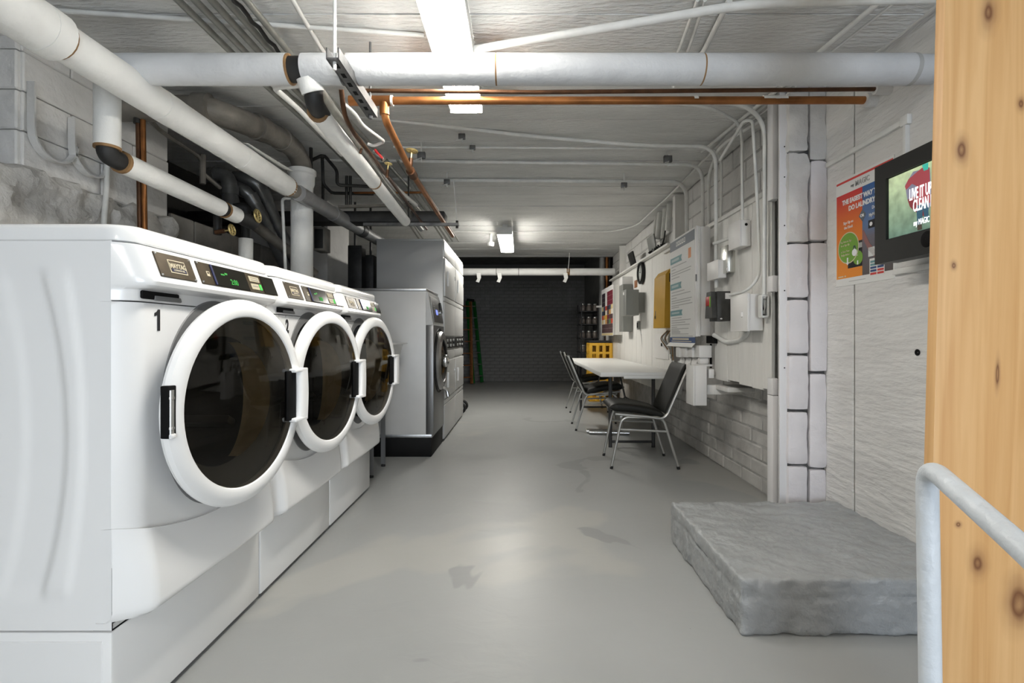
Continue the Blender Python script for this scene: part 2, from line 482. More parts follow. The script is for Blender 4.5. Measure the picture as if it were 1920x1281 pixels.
# back wall of painted brick
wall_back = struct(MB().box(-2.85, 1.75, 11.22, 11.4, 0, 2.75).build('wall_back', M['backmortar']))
bw, bh = .215, .075
cells = []
row = 0; z = .01
while z < 2.2:
    x = -1.45 - (.107 if row % 2 else 0)
    while x < 1.45:
        cells.append((x, z)); x += bw
    z += bh; row += 1
cells.sort(key=lambda c: abs(c[0] - .05) * .8 + abs(c[1] - .9))
brick_mesh = None
rest = MB()
for i, (x, z) in enumerate(cells):
    if i < 290:
        if brick_mesh is None:
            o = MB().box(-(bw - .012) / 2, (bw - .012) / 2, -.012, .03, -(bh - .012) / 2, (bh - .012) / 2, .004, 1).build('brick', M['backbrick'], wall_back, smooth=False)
            brick_mesh = o.data
            off = wall_back.location
            for v in brick_mesh.vertices: v.co += off
        else:
            o = bpy.data.objects.new('brick', brick_mesh); C.objects.link(o); o.parent = wall_back
        o.location = Vector((x + bw / 2, 11.22 + random.uniform(-.005, .005), z + bh / 2)) - wall_back.location
    else:
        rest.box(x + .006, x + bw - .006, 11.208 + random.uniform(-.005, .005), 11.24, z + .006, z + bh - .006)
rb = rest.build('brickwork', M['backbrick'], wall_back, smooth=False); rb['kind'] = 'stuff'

# right wall: near board-formed panels, brick beyond the pier
wall_right = struct(MB().box(XR + .012, XR + .2, 1.0, 8.45, 0, 2.45).build('wall_right', M['joint']))
for (ya, yb) in ((1.0, 2.322), (2.332, 2.62)):
    for (za, zb) in ((.0, 2.40),):
        MB().box(XR + random.uniform(-.002, .002), XR + .06, ya, yb, za, zb, .004, 1).build('wall_panel', M['concpaint'], wall_right)
def bricks_on(parent, xface, ya, yb, za, zb, L, Hh, material, depth=.03, jit=.006, sgn=1):
    r = 0; z = za
    while z < zb - .02:
        y = ya - (L / 2 if r % 2 else 0)
        while y < yb - .02:
            a, b = max(y + .004, ya), min(y + L - .004, yb)
            if b - a > .03:
                x = xface + random.uniform(-jit, jit)
                MB().box(x, x + sgn * depth, a, b, z + .004, min(z + Hh, zb) - .004, .008, 1).build('brick', material, parent)
            y += L
        z += Hh; r += 1
bricks_on(wall_right, XR, 2.62, 5.4, 0, .78, .30, .098, M['rough'])
bricks_on(wall_right, XR, 2.62, 8.45, 1.80, 2.36, .42, .14, M['wallwhite'])
MB().box(XR + .006, XR + .02, 2.62, 8.45, 0, 2.4).build('wall_panel', M['wallwhite_base'], wall_right)
# far end of the right wall, set back, dark
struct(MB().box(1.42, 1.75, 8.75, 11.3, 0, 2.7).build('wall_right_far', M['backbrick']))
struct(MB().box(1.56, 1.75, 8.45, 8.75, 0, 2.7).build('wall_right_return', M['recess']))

def rough_box(x0, x1, y0, y1, z0, z1, step, amp, freq=6, bev=.02, groove=None):
    nx, ny, nz = (max(1, int((b - a) / step)) for a, b in ((x0, x1), (y0, y1), (z0, z1)))
    bm = bmesh.new(); bmesh.ops.create_cube(bm, size=1)
    for ax, cnt, lo, hi in ((0, nx, x0, x1), (1, ny, y0, y1), (2, nz, z0, z1)):
        for i in range(1, cnt):
            co = Vector((0, 0, 0)); co[ax] = i / cnt - .5
            no = Vector((0, 0, 0)); no[ax] = 1
            bmesh.ops.bisect_plane(bm, geom=bm.verts[:] + bm.edges[:] + bm.faces[:], plane_co=co, plane_no=no)
    for v in bm.verts:
        v.co = Vector((x0 + (v.co.x + .5) * (x1 - x0), y0 + (v.co.y + .5) * (y1 - y0), z0 + (v.co.z + .5) * (z1 - z0)))
    bm.normal_update()
    c = Vector(((x0 + x1) / 2, (y0 + y1) / 2, (z0 + z1) / 2)); hx = Vector(((x1 - x0) / 2, (y1 - y0) / 2, (z1 - z0) / 2))
    for v in bm.verts:
        d = v.co - c; p = v.co.copy()
        # round the edges
        e = [max(0, abs(d[i]) - (hx[i] - bev)) / bev for i in range(3)]
        l = math.sqrt(sum(a * a for a in e))
        if l > 1:
            for i in range(3):
                if e[i] > 0: p[i] = c[i] + math.copysign(hx[i] - bev + bev * e[i] / l, d[i])
        n = v.normal
        a = amp * (mnoise.noise(v.co * freq) + .5 * mnoise.noise(v.co * freq * 2.7) + .3 * mnoise.noise(v.co * freq * 6))
        if groove:
            gz = groove[0] + .012 * mnoise.noise(v.co * 5)
            side = 1 - abs(n.z)
            a -= groove[1] * max(0, .55 + 1.1 * mnoise.noise(v.co * 4 + Vector((3, 1, 0)))) * side * math.exp(-((v.co.z - gz) / groove[2]) ** 2)
        v.co = p + n * a
    bm.verts.index_update()
    m = MB().add([v.co.copy() for v in bm.verts], [[v.index for v in f.verts] for f in bm.faces])
    bm.free(); return m
# brick pier on the right, two columns of big painted blocks
pier = struct(MB().box(1.358, XR + .05, 2.555, 2.66, 0, 2.36).build('wall_pier', M['joint']))
def zpy(py, d): return H - (py - VY) * d / F
DP = 2.53
for (pa, pb, joints) in ((1479, 1517, (150, 285, 455, 560, 665, 771, 874, 1015)), (1519, 1552, (150, 300, 453, 699, 880, 1015))):
    for ja, jb in zip(joints[:-1], joints[1:]):
        x0, x1 = (pa - VX) * DP / F, (pb - VX) * DP / F
        dy = random.uniform(-.006, .006)
        rough_block = ja < 290
        rough_box(x0, x1, DP + dy, DP + .1, max(zpy(jb, DP) + .004, 0), zpy(ja, DP) - .004, .022, .012 if rough_block else .0045, 9, .014).build('block', M['rough'] if rough_block else M['pierpaint'], pier)

# rear wall behind the photographer with an open doorway, and its side wall
wall_rear = struct(MB().box(-2.85, .15, -3.4, -3.2, 0, 2.4).build('wall_rear', M['wallwhite']))
MB().box(1.35, 1.75, -3.4, -3.2, 0, 2.4).build('wall_panel', M['wallwhite'], wall_rear)
MB().box(.15, 1.35, -3.4, -3.2, 2.05, 2.4).build('wall_panel', M['wallwhite'], wall_rear)
struct(MB().box(XR, XR + .2, -3.3, 1.0, 0, 2.45).build('wall_right_near', M['concpaint']))
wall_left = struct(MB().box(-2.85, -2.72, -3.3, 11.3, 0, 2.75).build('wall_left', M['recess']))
# left painted block pier over a crumbling ledge
lp = struct(MB().box(-2.70, -2.075, 2.08, 2.93, 1.66, 2.36).build('wall_left_pier', M['wallwhite_base']))
for r in range(4):
    z0 = 1.69 + r * .165
    cuts = [2.07, 2.30, 2.66, 2.93] if r % 2 else [2.07, 2.46, 2.76, 2.93]
    for a, b in zip(cuts[:-1], cuts[1:]):
        MB().box(-2.12, -2.06 + random.uniform(-.004, .004), a + .003, b - .003, z0 + .002, min(z0 + .163, 2.36), .005, 1).build('block', M['wallwhite'], lp)
for r in range(4):
    z0 = 1.69 + r * .165
    MB().box(-2.70, -2.07, 2.055, 2.09, z0 + .002, min(z0 + .163, 2.36), .006, 1).build('block', M['wallwhite'], lp)

struct(rough_box(-2.70, -2.03, 1.0, 2.97, .0, 1.69, .028, .04, 9, .03).build('wall_left_ledge', M['ledge']))
# low dingy block wall behind the washers and the pale painted patch further on
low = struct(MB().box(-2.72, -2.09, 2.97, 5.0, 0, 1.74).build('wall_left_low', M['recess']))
for r in range(4):
    for i in range(5):
        a = 2.97 + i * .41 - (.2 if r % 2 else 0)
        MB().box(-2.12, -2.07 + random.uniform(-.006, .006), max(a + .004, 2.97), a + .402, .92 + r * .205, 1.12 + r * .205, .006, 1).build('block', M['lowblock'], low)
struct(MB().box(-2.72, -1.93, 5.0, 5.62, 0, 2.36).build('wall_left_pale_pier', M['wallwhite']))

# the concrete step
def step_mesh():
    return rough_box(.735, XR + .01, 1.675, 2.47, 0, .19, .009, .008, 14, .012, (.13, .016, .006))
tag(step_mesh().build('concrete_step', M['step'], angle=60), 'low grey painted rough concrete step against the white wall', 'step')

# ----------------------------------------------------------------------------
# fluorescent lights
# ----------------------------------------------------------------------------
def light(label, x0, x1, y0, y1, zb, zt, zc, stems):
    r = thing('fluorescent_light', label, 'light', ((x0 + x1) / 2, (y0 + y1) / 2, zb), 'ceiling lights')
    MB().box(x0 + .004, x1 - .004, y0 + .004, y1 - .004, zb + .052, zt, .004).build('housing', M['fixture'], r)
    for xa in (x0 - .004, x1 - .002): MB().box(xa, xa + .006, y0 + .002, y1 - .002, zb + (.018 if y0 < 4 else .034), zt - .004, .001).build('side_rail', M['fixture'], r)  # rails added to shade the ceiling from the lens sides
    prof = [(x0 + .002, zb + .054), (x0 + .002, zb + .016), (x0 + .012, zb + .004), (x0 + .03, zb), (x1 - .03, zb), (x1 - .012, zb + .004), (x1 - .002, zb + .016), (x1 - .002, zb + .054)]
    MB().prism(prof, (0, y1 - .006, 0), (1, 0, 0), (0, 0, 1), (y1 - y0 - .012)).build('diffuser', M['lens'], r)
    for ya, yb in ((y0 - .004, y0 + .006), (y1 - .006, y1 + .004)):
        MB().box(x0 - .002, x1 + .002, ya, yb, zb - .001, zt, .003).build('end_cap', M['fixture'], r)
    for s in stems:
        MB().box((x0 + x1) / 2 - .03, (x0 + x1) / 2 + .03, s - .05, s + .05, zt, zc).build('mount', M['fixture'], r)
    return r
light('long lit fluorescent ceiling light above the thick horizontal pipe', -.352, -.195, 1.29, 2.51, 2.12, 2.20, 2.235, (1.5, 2.3))
light('small lit fluorescent ceiling light near the dark back wall', -.285, -.105, 5.87, 7.12, 2.20, 2.29, 2.37, (6.1, 6.9))
light('added fluorescent ceiling light behind the camera, out of view', -.6, -.42, -2.3, -1.08, 2.12, 2.20, 2.235, (-2.1, -1.3))  # unseen fixture, added to light the near end of the room

# ----------------------------------------------------------------------------
# front-loading washers (built once at y = 0, front towards +x, then copied)
# ----------------------------------------------------------------------------
WX, WY, WW = -.992, 1.211, .692
def sm(a, b, x):
    t = min(1, max(0, (x - a) / (b - a))); return t * t * (3 - 2 * t)
def plan(y):
    """forward bow of the front at y across the machine"""
    e = min(y, WW - y)
    e = max(0.0, e)
    return .043 * (1 - max(0, 1 - e / .062) ** 2.4)
def make_washer(label):
    r = thing('front_load_washer', label, 'washer', (WX, 0, 0), 'front loading washers in a row')
    X = WX
    ped = MB().box(X - .74, X, .003, WW - .003, .018, .284, .006).build('pedestal', M['enamel'], r)
    MB().box(X - .70, X - .03, .02, WW - .02, 0, .02).build('toe_gap', M['dark'], ped)
    MB().box(X - .68, X - .02, .0, .006, .05, .262, .002, 1).build('side_panel', M['enamel'], ped)
    # cabinet: side panel pressed with curved ribs
    zm = .765
    def side(u, v):
        x = -.74 + .74 * u; z = .288 + v * (1.236 - .288)
        t = (z - zm) / .40
        h = 0
        if abs(t) < 1.02:
            fade = 1 - sm(.93, 1.02, abs(t))
            c1 = -.112 - .062 * t * t; c2 = -.058 - .04 * t * t; c3 = -.195 - .06 * t * t
            h = (.006 * (1 - sm(c1 - .012, c1 + .004, x)) - .007 * sm(c1 + .0, c1 + .016, x) * (1 - sm(c2 - .02, c2, x)) - .005 * (1 - sm(c3 - .03, c3, x))) * fade
        return Vector((X + x, .004 + h, z))
    body = MB()
    body.grid(side, 110, 60)
    body.box(X - .74, X - .004, WW - .012, WW - .004, .288, 1.236)
    body.box(X - .74, X - .70, .012, WW - .012, .288, 1.236)
    body.box(X - .70, X - .004, .012, WW - .012, .288, .30)
    body.build('cabinet', M['enamel'], r, angle=60)
    # front panel
    fp = MB()
    fp.grid(lambda u, v: Vector((X + plan(u * WW), .002 + u * (WW - .004), .44 + v * (1.0865 - .44))), 60, 56)
    fp.f = [q for q in fp.f if math.hypot(sum(fp.v[i].y for i in q) / 4 - WW / 2, sum(fp.v[i].z for i in q) / 4 - .802) > 1e9 or ((sum(fp.v[i].y for i in q) / 4 - WW / 2) / .222) ** 2 + ((sum(fp.v[i].z for i in q) / 4 - .802) / .285) ** 2 > 1]
    fp.grid(lambda u, v: Vector((X + plan(u * WW) - .03 * v, .002 + u * (WW - .004), 1.0865)), 48, 1)
    fp = fp.build('front_panel', M['enamel'], r, angle=60)
    # lower skirt with a smiling top edge
    def seam(y): return .468 + .067 * (abs(y - WW / 2) / (WW / 2)) ** 1.7
    def skirt(u, v):
        y = u * WW; zt, zb = seam(y), .310
        z = zt + (zb - zt) * v
        e = min(y, WW - y)
        roll = .0 if v < .93 else (v - .93) / .07
        bow = plan(y) * 1.0 + sm(0, .05, e) * (.008 + .024 * math.sin(min(1, v * 1.15) * math.pi / 2)) + .004
        return Vector((X + bow - roll * roll * .02, y, z - roll * .004))
    sk = MB(); sk.grid(skirt, 56, 24)
    sk.grid(lambda u, v: skirt(u, 0) + Vector((-.028 * v, 0, -.002 * v)), 56, 1)
    sk.grid(lambda u, v: skirt(u, 1) + Vector((-.06 * v * (1 if .01 < u < .99 else .3), 0, 0)), 56, 1)
    sk.build('lower_panel', M['enamel'], r, angle=50)
    MB().box(X - .05, X - .004, .01, WW - .01, .283, .300).build('base_gap', M['dark'], r)
    # lid
    lid = MB()
    def lidplan(inset, z):
        pts = []
        for i in range(9):
            a = math.pi / 2 * i / 8
            pts.append(Vector((X + .045 - .06 + .06 * math.sin(a) - inset, .06 - .06 * math.cos(a) + inset * math.cos(a), z)))
        for i in range(9):
            a = math.pi / 2 * i / 8
            pts.append(Vector((X + .045 - .06 + .06 * math.cos(a) - inset, WW - .06 + .06 * math.sin(a) - inset * math.sin(a), z)))
        pts.append(Vector((X - .75, WW - inset, z))); pts.append(Vector((X - .75, inset, z)))
        return pts
    rings = [lidplan(.004, 1.2325), lidplan(.0, 1.236), lidplan(.0, 1.262), lidplan(.006, 1.272), lidplan(.016, 1.2765)]
    n = len(rings[0]); vs = [p for q in rings for p in q]
    fs = [(i * n + k, i * n + (k + 1) % n, (i + 1) * n + (k + 1) % n, (i + 1) * n + k) for i in range(len(rings) - 1) for k in range(n)]
    fs += [tuple(range(n)), tuple((len(rings) - 1) * n + k for k in range(n))]
    lid.add(vs, fs); lid.build('lid', M['enamel'], r, angle=40)
    # control fascia
    sec = [(.040, 1.231), (.047, 1.229), (.052, 1.222), (.079, 1.149), (.083, 1.139), (.079, 1.129), (.068, 1.123), (.046, 1.118), (.043, 1.112), (.042, 1.090), (.0, 1.0885)]
    def f(y):
        e = max(0, min(y, WW - y)); return (1 - max(0, 1 - e / .045) ** 2.2)
    def fas(u, v):
        i = v * (len(sec) - 1); i0 = int(i); i1 = min(i0 + 1, len(sec) - 1); t = i - i0
        sx = sec[i0][0] * (1 - t) + sec[i1][0] * t; sz = sec[i0][1] * (1 - t) + sec[i1][1] * t
        y = .001 + u * (WW - .002)
        return Vector((X + sx * f(u * WW), y, sz))
    fa = MB(); fa.grid(fas, 64, len(sec) - 1)
    fasc = fa.build('control_fascia', M['enamel'], r, angle=30)
    # slot under the fascia
    MB().obox((X + .046, .105, 1.1065), (1, 0, 0), (0, 1, 0), (0, 0, 1), .004, .068, .0105, .004).build('slot', M['dark'], fasc)
    MB().obox((X + .049, .128, 1.1005), (1, 0, .3), (0, 1, 0), (-.3, 0, 1), .003, .05, .006, .002).build('slot_tray', M['gasket_shade'], fasc)
    # plates on the sloping face
    p0, p1 = Vector((X + .052, 0, 1.222)), Vector((X + .079, 0, 1.149))
    vv = (p0 - p1).normalized(); uu = Vector((0, 1, 0)); nn = uu.cross(vv)
    def sl(y, t, off=0.0): return p1 + (p0 - p1) * (1 - t) + uu * y + nn * off
    def plate(name, ya, yb, ta, tb, off, th, m, parent, bev=.0012):
        a = sl(ya, ta, off); b = sl(yb, tb, off)
        c = (a + b) / 2 + nn * th / 2
        return MB().obox(c, uu, vv, nn, abs(yb - ya) / 2, abs((a - b).dot(vv)) / 2, th / 2, bev, 1).build(name, m, parent)
    badge = plate('badge_plate', .062, .203, .05, .93, 0, .003, M['bronze'], r)
    plate('badge_frame', .104, .170, .26, .74, .003, .001, M['cream'], badge, 0)
    plate('badge_field', .107, .167, .295, .705, .004, .0006, M['bronze'], badge, 0)
    plate('badge_bar', .109, .165, .585, .69, .0046, .0005, M['navy'], badge, 0)
    T('MAYTAG', .020, M['cream'], badge, sl(.137, .57, .0052), uu, vv, 'CENTER', bold=.0004, sx=.78)
    T('COMMERCIAL', .0072, M['cream'], badge, sl(.137, .675, .0056), uu, vv, 'CENTER', sx=.95)
    panel = plate('display_panel', .226, .672, .05, .95, 0, .003, M['bronze'], r)
    plate('slot_bar', .2885, .2965, .08, .92, .003, .004, M['navy'], panel)
    plate('display_glass', .298, .478, .07, .93, .003, .002, M['blackglass'], panel)
    plate('coin_panel', .575, .668, .08, .92, .003, .002, M['blackglass'], panel)
    plate('icon', .262, .276, .40, .60, .003, .0008, M['cream'], panel, 0)
    plate('icon_mark', .265, .273, .43, .50, .0038, .0004, M['bronze'], panel, 0)
    plate('button', .496, .560, .20, .46, .003, .0025, M['beige'], panel)
    plate('button', .496, .545, .55, .83, .003, .0025, M['beige'], panel)
    for i in range(2): plate('button_print', .502, .553, .27 + .1 * i, .30 + .1 * i, .0056, .0003, M['ink'], panel, 0)
    plate('button_print', .502, .538, .66, .70, .0056, .0003, M['ink'], panel, 0)
    MB().obox(sl(.556, .68, .005), uu, vv, nn, .006, .011, .002, .002).build('indicator_light', M['green_led'], panel)
    T('2:00', .026, M['green_digit'], panel, sl(.372, .80, .0058), uu, vv, 'LEFT', bold=.0001, sx=.9)
    plate('display_bar', .330, .350, .40, .46, .0055, .0004, M['green_digit'], panel, 0)
    plate('display_bar', .352, .366, .33, .41, .0055, .0004, M['green_digit'], panel, 0)
    for par, ys in ((badge, (.067, .198)), (panel, (.231, .666))):
        for yy in ys:
            for t in (.12, .87):
                MB().ball(sl(yy, t, .003), .0036, 8).build('screw', M['chrome'], par)
    # door
    cy, cz = WW / 2, .802
    ax = (1, 0, 0); c0 = (X, cy, cz)
    def recess(u, v):
        a = 2 * math.pi * u; k = (.88, 1.0, 1.02)[round(v * 2)]
        return Vector((X + (.0455, .0455, .041)[round(v * 2)], cy + .236 * k * math.cos(a), cz + .306 * k * math.sin(a)))
    MB().grid(recess, 72, 2).build('door_recess_shade', M['gasket_shade'], r)  # grey ellipse, shade of the recess put into its colour
    door = MB().lathe([(.262, .118), (.300, .116), (.311, .121), (.3135, .130), (.309, .141), (.298, .148), (.284, .1515), (.270, .1515), (.263, .149), (.2595, .1455), (.256, .13)], c0, ax, 80, True).build('door', M['enamel2'], r, angle=25)
    MB().lathe([(.001, .155), (.08, .154), (.16, .152), (.22, .149), (.2605, .1455)], c0, ax, 64).build('door_glass', M['glass'], door, angle=60)
    MB().lathe([(.284, .117), (.255, .09), (.213, .06), (.20, .06), (.258, .117)], c0, ax, 56, True).build('door_back', M['gasket_shade'], door, angle=50)
    def crescent(u, v):
        th = math.radians(-78 + 156 * u); wd = math.cos(th * .98)
        x = .075 + (.045 * (v - .5) * 2) * (.12 + .88 * wd)
        return Vector((X + x, cy + .185 * math.cos(th) * (.97 + .03 * v), cz + .185 * math.sin(th)))
    MB().grid(crescent, 30, 3).build('lit_bowl_rim_arc', M['tan'], r, angle=60)  # lit part of the rim modelled as a tapered arc, dark side omitted
    MB().lathe([(.215, .055), (.215, -.28), (.18, -.36), (.001, -.38)], c0, ax, 48).build('drum', M['drum'], r, angle=60)
    for a in (-.5, 1.6, 3.7):
        d = Vector((0, math.cos(a), math.sin(a)))
        MB().obox(Vector(c0) + Vector((-.12, 0, 0)) + d * .19, (1, 0, 0), d, Vector((1, 0, 0)).cross(d), .12, .025, .015, .01).build('drum_lifter', M['drum'], r)
    # hinge at the near edge of the door
    hy = cy - .3120
    hg = MB().obox((X + .138, cy - .301, cz + .01), ax, (0, 1, 0), (0, 0, 1), .012, .0125, .066, .003).build('hinge_pocket', M['dark'], door)
    MB().tube([(X + .147, hy + .008, cz - .045), (X + .147, hy + .008, cz + .065)], .0075, 12).build('hinge_pin', M['alum'], hg)
    for dz in (-.03, .045):
        MB().tube([(X + .147, hy + .008, cz + dz - .003), (X + .147, hy + .008, cz + dz + .003)], .0086, 12).build('hinge_band', M['chrome'], hg)
    MB().obox((X + .147, hy + .008, cz - .050), ax, (0, 1, 0), (0, 0, 1), .010, .008, .006, .003).build('hinge_foot', M['enamel2'], hg)
    # handle at the far edge
    MB().obox((X + .150, cy + .228, cz - .01), ax, (0, 1, 0), (0, 0, 1), .007, .026, .088, .003).build('handle_pocket', M['dark'], door)
    hb = MB()
    def hbar(u, v):
        a = 2 * math.pi * u
        z = cz - .01 + (v - .5) * .188
        bow = .006 * math.cos((v - .5) * math.pi)
        sg = lambda t, e: math.copysign(abs(t) ** e, t)
        return Vector((X + .158 + .016 * sg(math.cos(a), .6), cy + .282 + bow + .030 * sg(math.sin(a), .6), z))
    hb.grid(hbar, 20, 10)
    for s in (-1, 1):
        hb.box(X + .146, X + .174, cy + .222, cy + .305, cz - .01 + s * .088 - .007, cz - .01 + s * .088 + .007, .004)
    hb.build('door_handle', M['enamel2'], door, angle=50)
    # the door stands slightly ajar
    piv = Vector((.132, cy, 0)); R = Matrix.Rotation(math.radians(-5.8), 3, 'Z')
    door.rotation_euler = (0, 0, math.radians(-5.8)); door.location = piv - R @ piv
    return r
washer = make_washer('white front loading washer marked 1, nearest of the three')
washers = [washer, copy_tree(washer), copy_tree(washer)]
for i, (o, lab, num) in enumerate(zip(washers, ('white front loading washer marked 1, nearest and largest of the three',
        'white front loading washer marked 2, in the middle of the row',
        'white front loading washer farthest along the row, beside the grey machine'), ('1', '2', ''))):
    o['label'] = lab
    o.location = (WX, WY + i * .695, 0)
    if num == '1':
        MB().prism([(.012, 0), (.021, 0), (.021, .056), (.014, .056), (.010, .050), (.002, .046), (.002, .038), (.012, .041)], (WX + .0435, o.location.y + .084, 1.016), (0, 1, 0), (0, 0, 1), .0012).build('number', M['blackprint'], o, smooth=False)
    elif num:
        T(num, .074, M['blackprint'], o, (WX + .0445, o.location.y + .112, 1.018), (0, 1, 0), (0, 0, 1), 'LEFT', 'number', bold=.0026, sx=.72)
    else:
        MB().box(WX + .042, WX + .0446, o.location.y + .09, o.location.y + .10, 1.045, 1.062).build('number', M['blackprint'], o)

# ----------------------------------------------------------------------------
# grey washer-extractor on a black base
# ----------------------------------------------------------------------------
r = thing('washer_extractor', 'grey steel washer extractor with round porthole, standing on a black base', 'washer', (-1.1, 4.48, .16))
y0, y1 = 4.19, 4.76
MB().box(-1.62, -.795, y0, y1, .168, 1.385, .004).build('cabinet', M['grey_side'], r)
MB().box(-1.66, -.79, y0 - .008, y1, 1.385, 1.408, .004).build('top_panel', M['steel'], r)
MB().box(-1.62, -.745, y0 - .006, y1, .158, .185, .002).build('base_rail', M['steel'], r)
fp = MB().box(-.795, -.732, y0 + .002, y1, .172, 1.10, .004).build('front_panel', M['dsteel'], r)
MB().prism([(-.795, 1.10), (-.736, 1.10), (-.780, 1.375), (-.795, 1.385)], (0, y1 - .001, 0), (1, 0, 0), (0, 0, 1), y1 - y0 - .004).build('control_housing', M['grey_side'], r, smooth=False)
sv = Vector((-.044, 0, .275)).normalized(); su = Vector((0, 1, 0)); sn = su.cross(sv)
cp = Vector((-.7575, 0, 1.235)); 
pl = MB().obox(cp + su * 4.49 + sn * .003, su, sv, sn, .25, .11, .004, .002).build('control_panel', M['dsteel'], r)
MB().obox(cp + su * 4.44 + sn * .009 + sv * -.02, su, sv, sn, .035, .022, .003, .002).build('screen', mat('blue_lit_screen', (.05, .07, .3), .4, emit=(.25, .32, 1), es=.8), pl)
MB().tube([cp + su * 4.56 + sn * .006 - sv * .02, cp + su * 4.56 + sn * .03 - sv * .02], .022, 16).build('dial', M['alum'], pl)
MB().obox(cp + su * 4.66 + sn * .012 + sv * .03, su, sv, sn, .02, .05, .012, .003).build('lever', M['blackplastic'], pl)
for i in range(3): MB().obox(cp + su * 4.36 + sn * .008 + sv * (.05 - .022 * i), su, sv, sn, .03, .004, .001).build('panel_print', M['lightink'], pl)
pc = (-.735, 4.48, .79)
dr = MB().lathe([(.255, .0), (.262, .02), (.250, .04), (.205, .052), (.19, .045), (.185, .02), (.19, .0)], pc, (1, 0, 0), 56, True).build('door', M['steel'], r, angle=25)
MB().lathe([(.195, .04), (.13, .06), (.06, .07), (.001, .072)], pc, (1, 0, 0), 48).build('door_glass', M['glass'], dr, angle=60)
MB().lathe([(.19, .01), (.16, -.03), (.001, -.05)], pc, (1, 0, 0), 40).build('drum', M['drum'], r, angle=60)
MB().ball((-.665, 4.40, .79), .035, 14, 1.6).build('door_boss', M['chrome'], dr)
MB().tube(fillet([(-.70, 4.45, .55), (-.66, 4.47, .53), (-.65, 4.47, .47)], .03), .014, 10).build('door_handle', M['chrome'], dr)
MB().lathe([(.272, -.002), (.285, -.002), (.285, .010), (.272, .010)], pc, (1, 0, 0), 56, True).build('door_gasket', M['blackplastic'], r)
r = thing('machine_base', 'black painted block base under the grey washer extractor', 'base', (-1.1, 4.48, 0))
MB().box(-1.60, -.747, 4.178, 4.775, 0, .155, .006).build('block', M['blackbase'], r)
MB().box(-1.58, -.744, 4.20, 4.77, .150, .158, .002).build('rubber_pad', M['rubber'], r)

# ----------------------------------------------------------------------------
# stacked dryers
# ----------------------------------------------------------------------------
def make_dryer():
    r = thing('stacked_dryer', 'x', 'dryer', (-1.05, 0, 0), 'stacked dryers')
    w = .776; xf = -.735
    MB().box(-1.385, xf - .012, .002, w, .02, 1.925, .004).build('cabinet', M['dryer'], r)
    MB().box(-1.36, xf - .03, .02, w - .02, 0, .02).build('toe_gap', M['dark'], r)
    MB().box(-1.40, xf - .006, -.002, w + .002, 1.925, 1.94, .003).build('top_panel', M['dryer'], r)
    def pan(name, za, zb, m=M['dryer'], inset=.006, x=xf, par=r):
        return MB().box(xf - .014, x, inset, w - inset, za, zb, .003).build(name, m, par)
    pan('kick_panel', .025, .342)
    pan('trim_strip', .352, .395)
    d1 = pan('dryer_door', .405, .765, x=xf + .006, inset=.02)
    pan('lint_panel', .785, .865)
    c = pan('control_panel', .885, 1.0, M['blackplastic'], x=xf + .004)
    for i in range(2):
        for k in range(3):
            MB().tube([(xf + .003, .16 + .22 * k, .915 + .05 * i), (xf + .016, .16 + .22 * k, .915 + .05 * i)], .014, 12).build('knob', M['alum'], c)
    MB().box(xf, xf + .02, .62, .74, .90, .985, .004).build('coin_box', M['blackplastic'], c)
    pan('lower_panel', 1.01, 1.335)
    pan('trim_strip', 1.345, 1.385)
    d2 = pan('dryer_door', 1.395, 1.76, x=xf + .006, inset=.02)
    pan('upper_panel', 1.775, 1.915)
    for d, za in ((d1, .50), (d2, 1.50)):
        MB().box(xf + .004, xf + .022, .145, .185, za, za + .15, .006).build('door_handle', M['enamel2'], d)
        MB().box(xf + .004, xf + .010, .70, .73, za + .12, za + .16, .002).build('hinge', M['chrome'], d)
    return r
dry = make_dryer()
for o, yy, lab in ((dry, 4.80, 'tall silver stacked dryer right behind the grey washer extractor'), (copy_tree(dry), 5.585, 'farther tall silver stacked dryer, beside the ladders')):
    o.location = (-1.05, yy, 0); o['label'] = lab

# utility sink between the washers and the extractor
r = thing('utility_sink', 'white utility sink half hidden behind the farthest white washer', 'sink', (-1.2, 3.72, 0))
m = MB()
def basin(z, i): return [(-1.40 + i, 3.46 + i, z), (-.905 - i, 3.46 + i, z), (-.905 - i, 3.99 - i, z), (-1.40 + i, 3.99 - i, z)]
rg = [basin(.60, .10), basin(.94, .03), basin(.945, .0), basin(.955, .0), basin(.955, .035), basin(.62, .11)]
vs = [p for q in rg for p in q]; fs = [(a * 4 + k, a * 4 + (k + 1) % 4, (a + 1) * 4 + (k + 1) % 4, (a + 1) * 4 + k) for a in range(5) for k in range(4)]
fs += [(0, 1, 2, 3), (20, 21, 22, 23)]
m.add(vs, fs).build('basin', M['sink'], r, smooth=False)
for (x, yy) in ((-1.32, 3.55), (-1.08, 3.55), (-1.08, 3.86), (-1.32, 3.86)):
    l = MB().prism([(0, 0), (.035, 0), (.035, .004), (.004, .004), (.004, .035), (0, .035)], (x, yy, .02), (1, 0, 0), (0, 1, 0), .60).build('leg', M['steel'], r, smooth=False)
    MB().tube([(x + .015, yy + .015, 0), (x + .015, yy + .015, .022)], .016, 10).build('foot', M['rubber'], l)

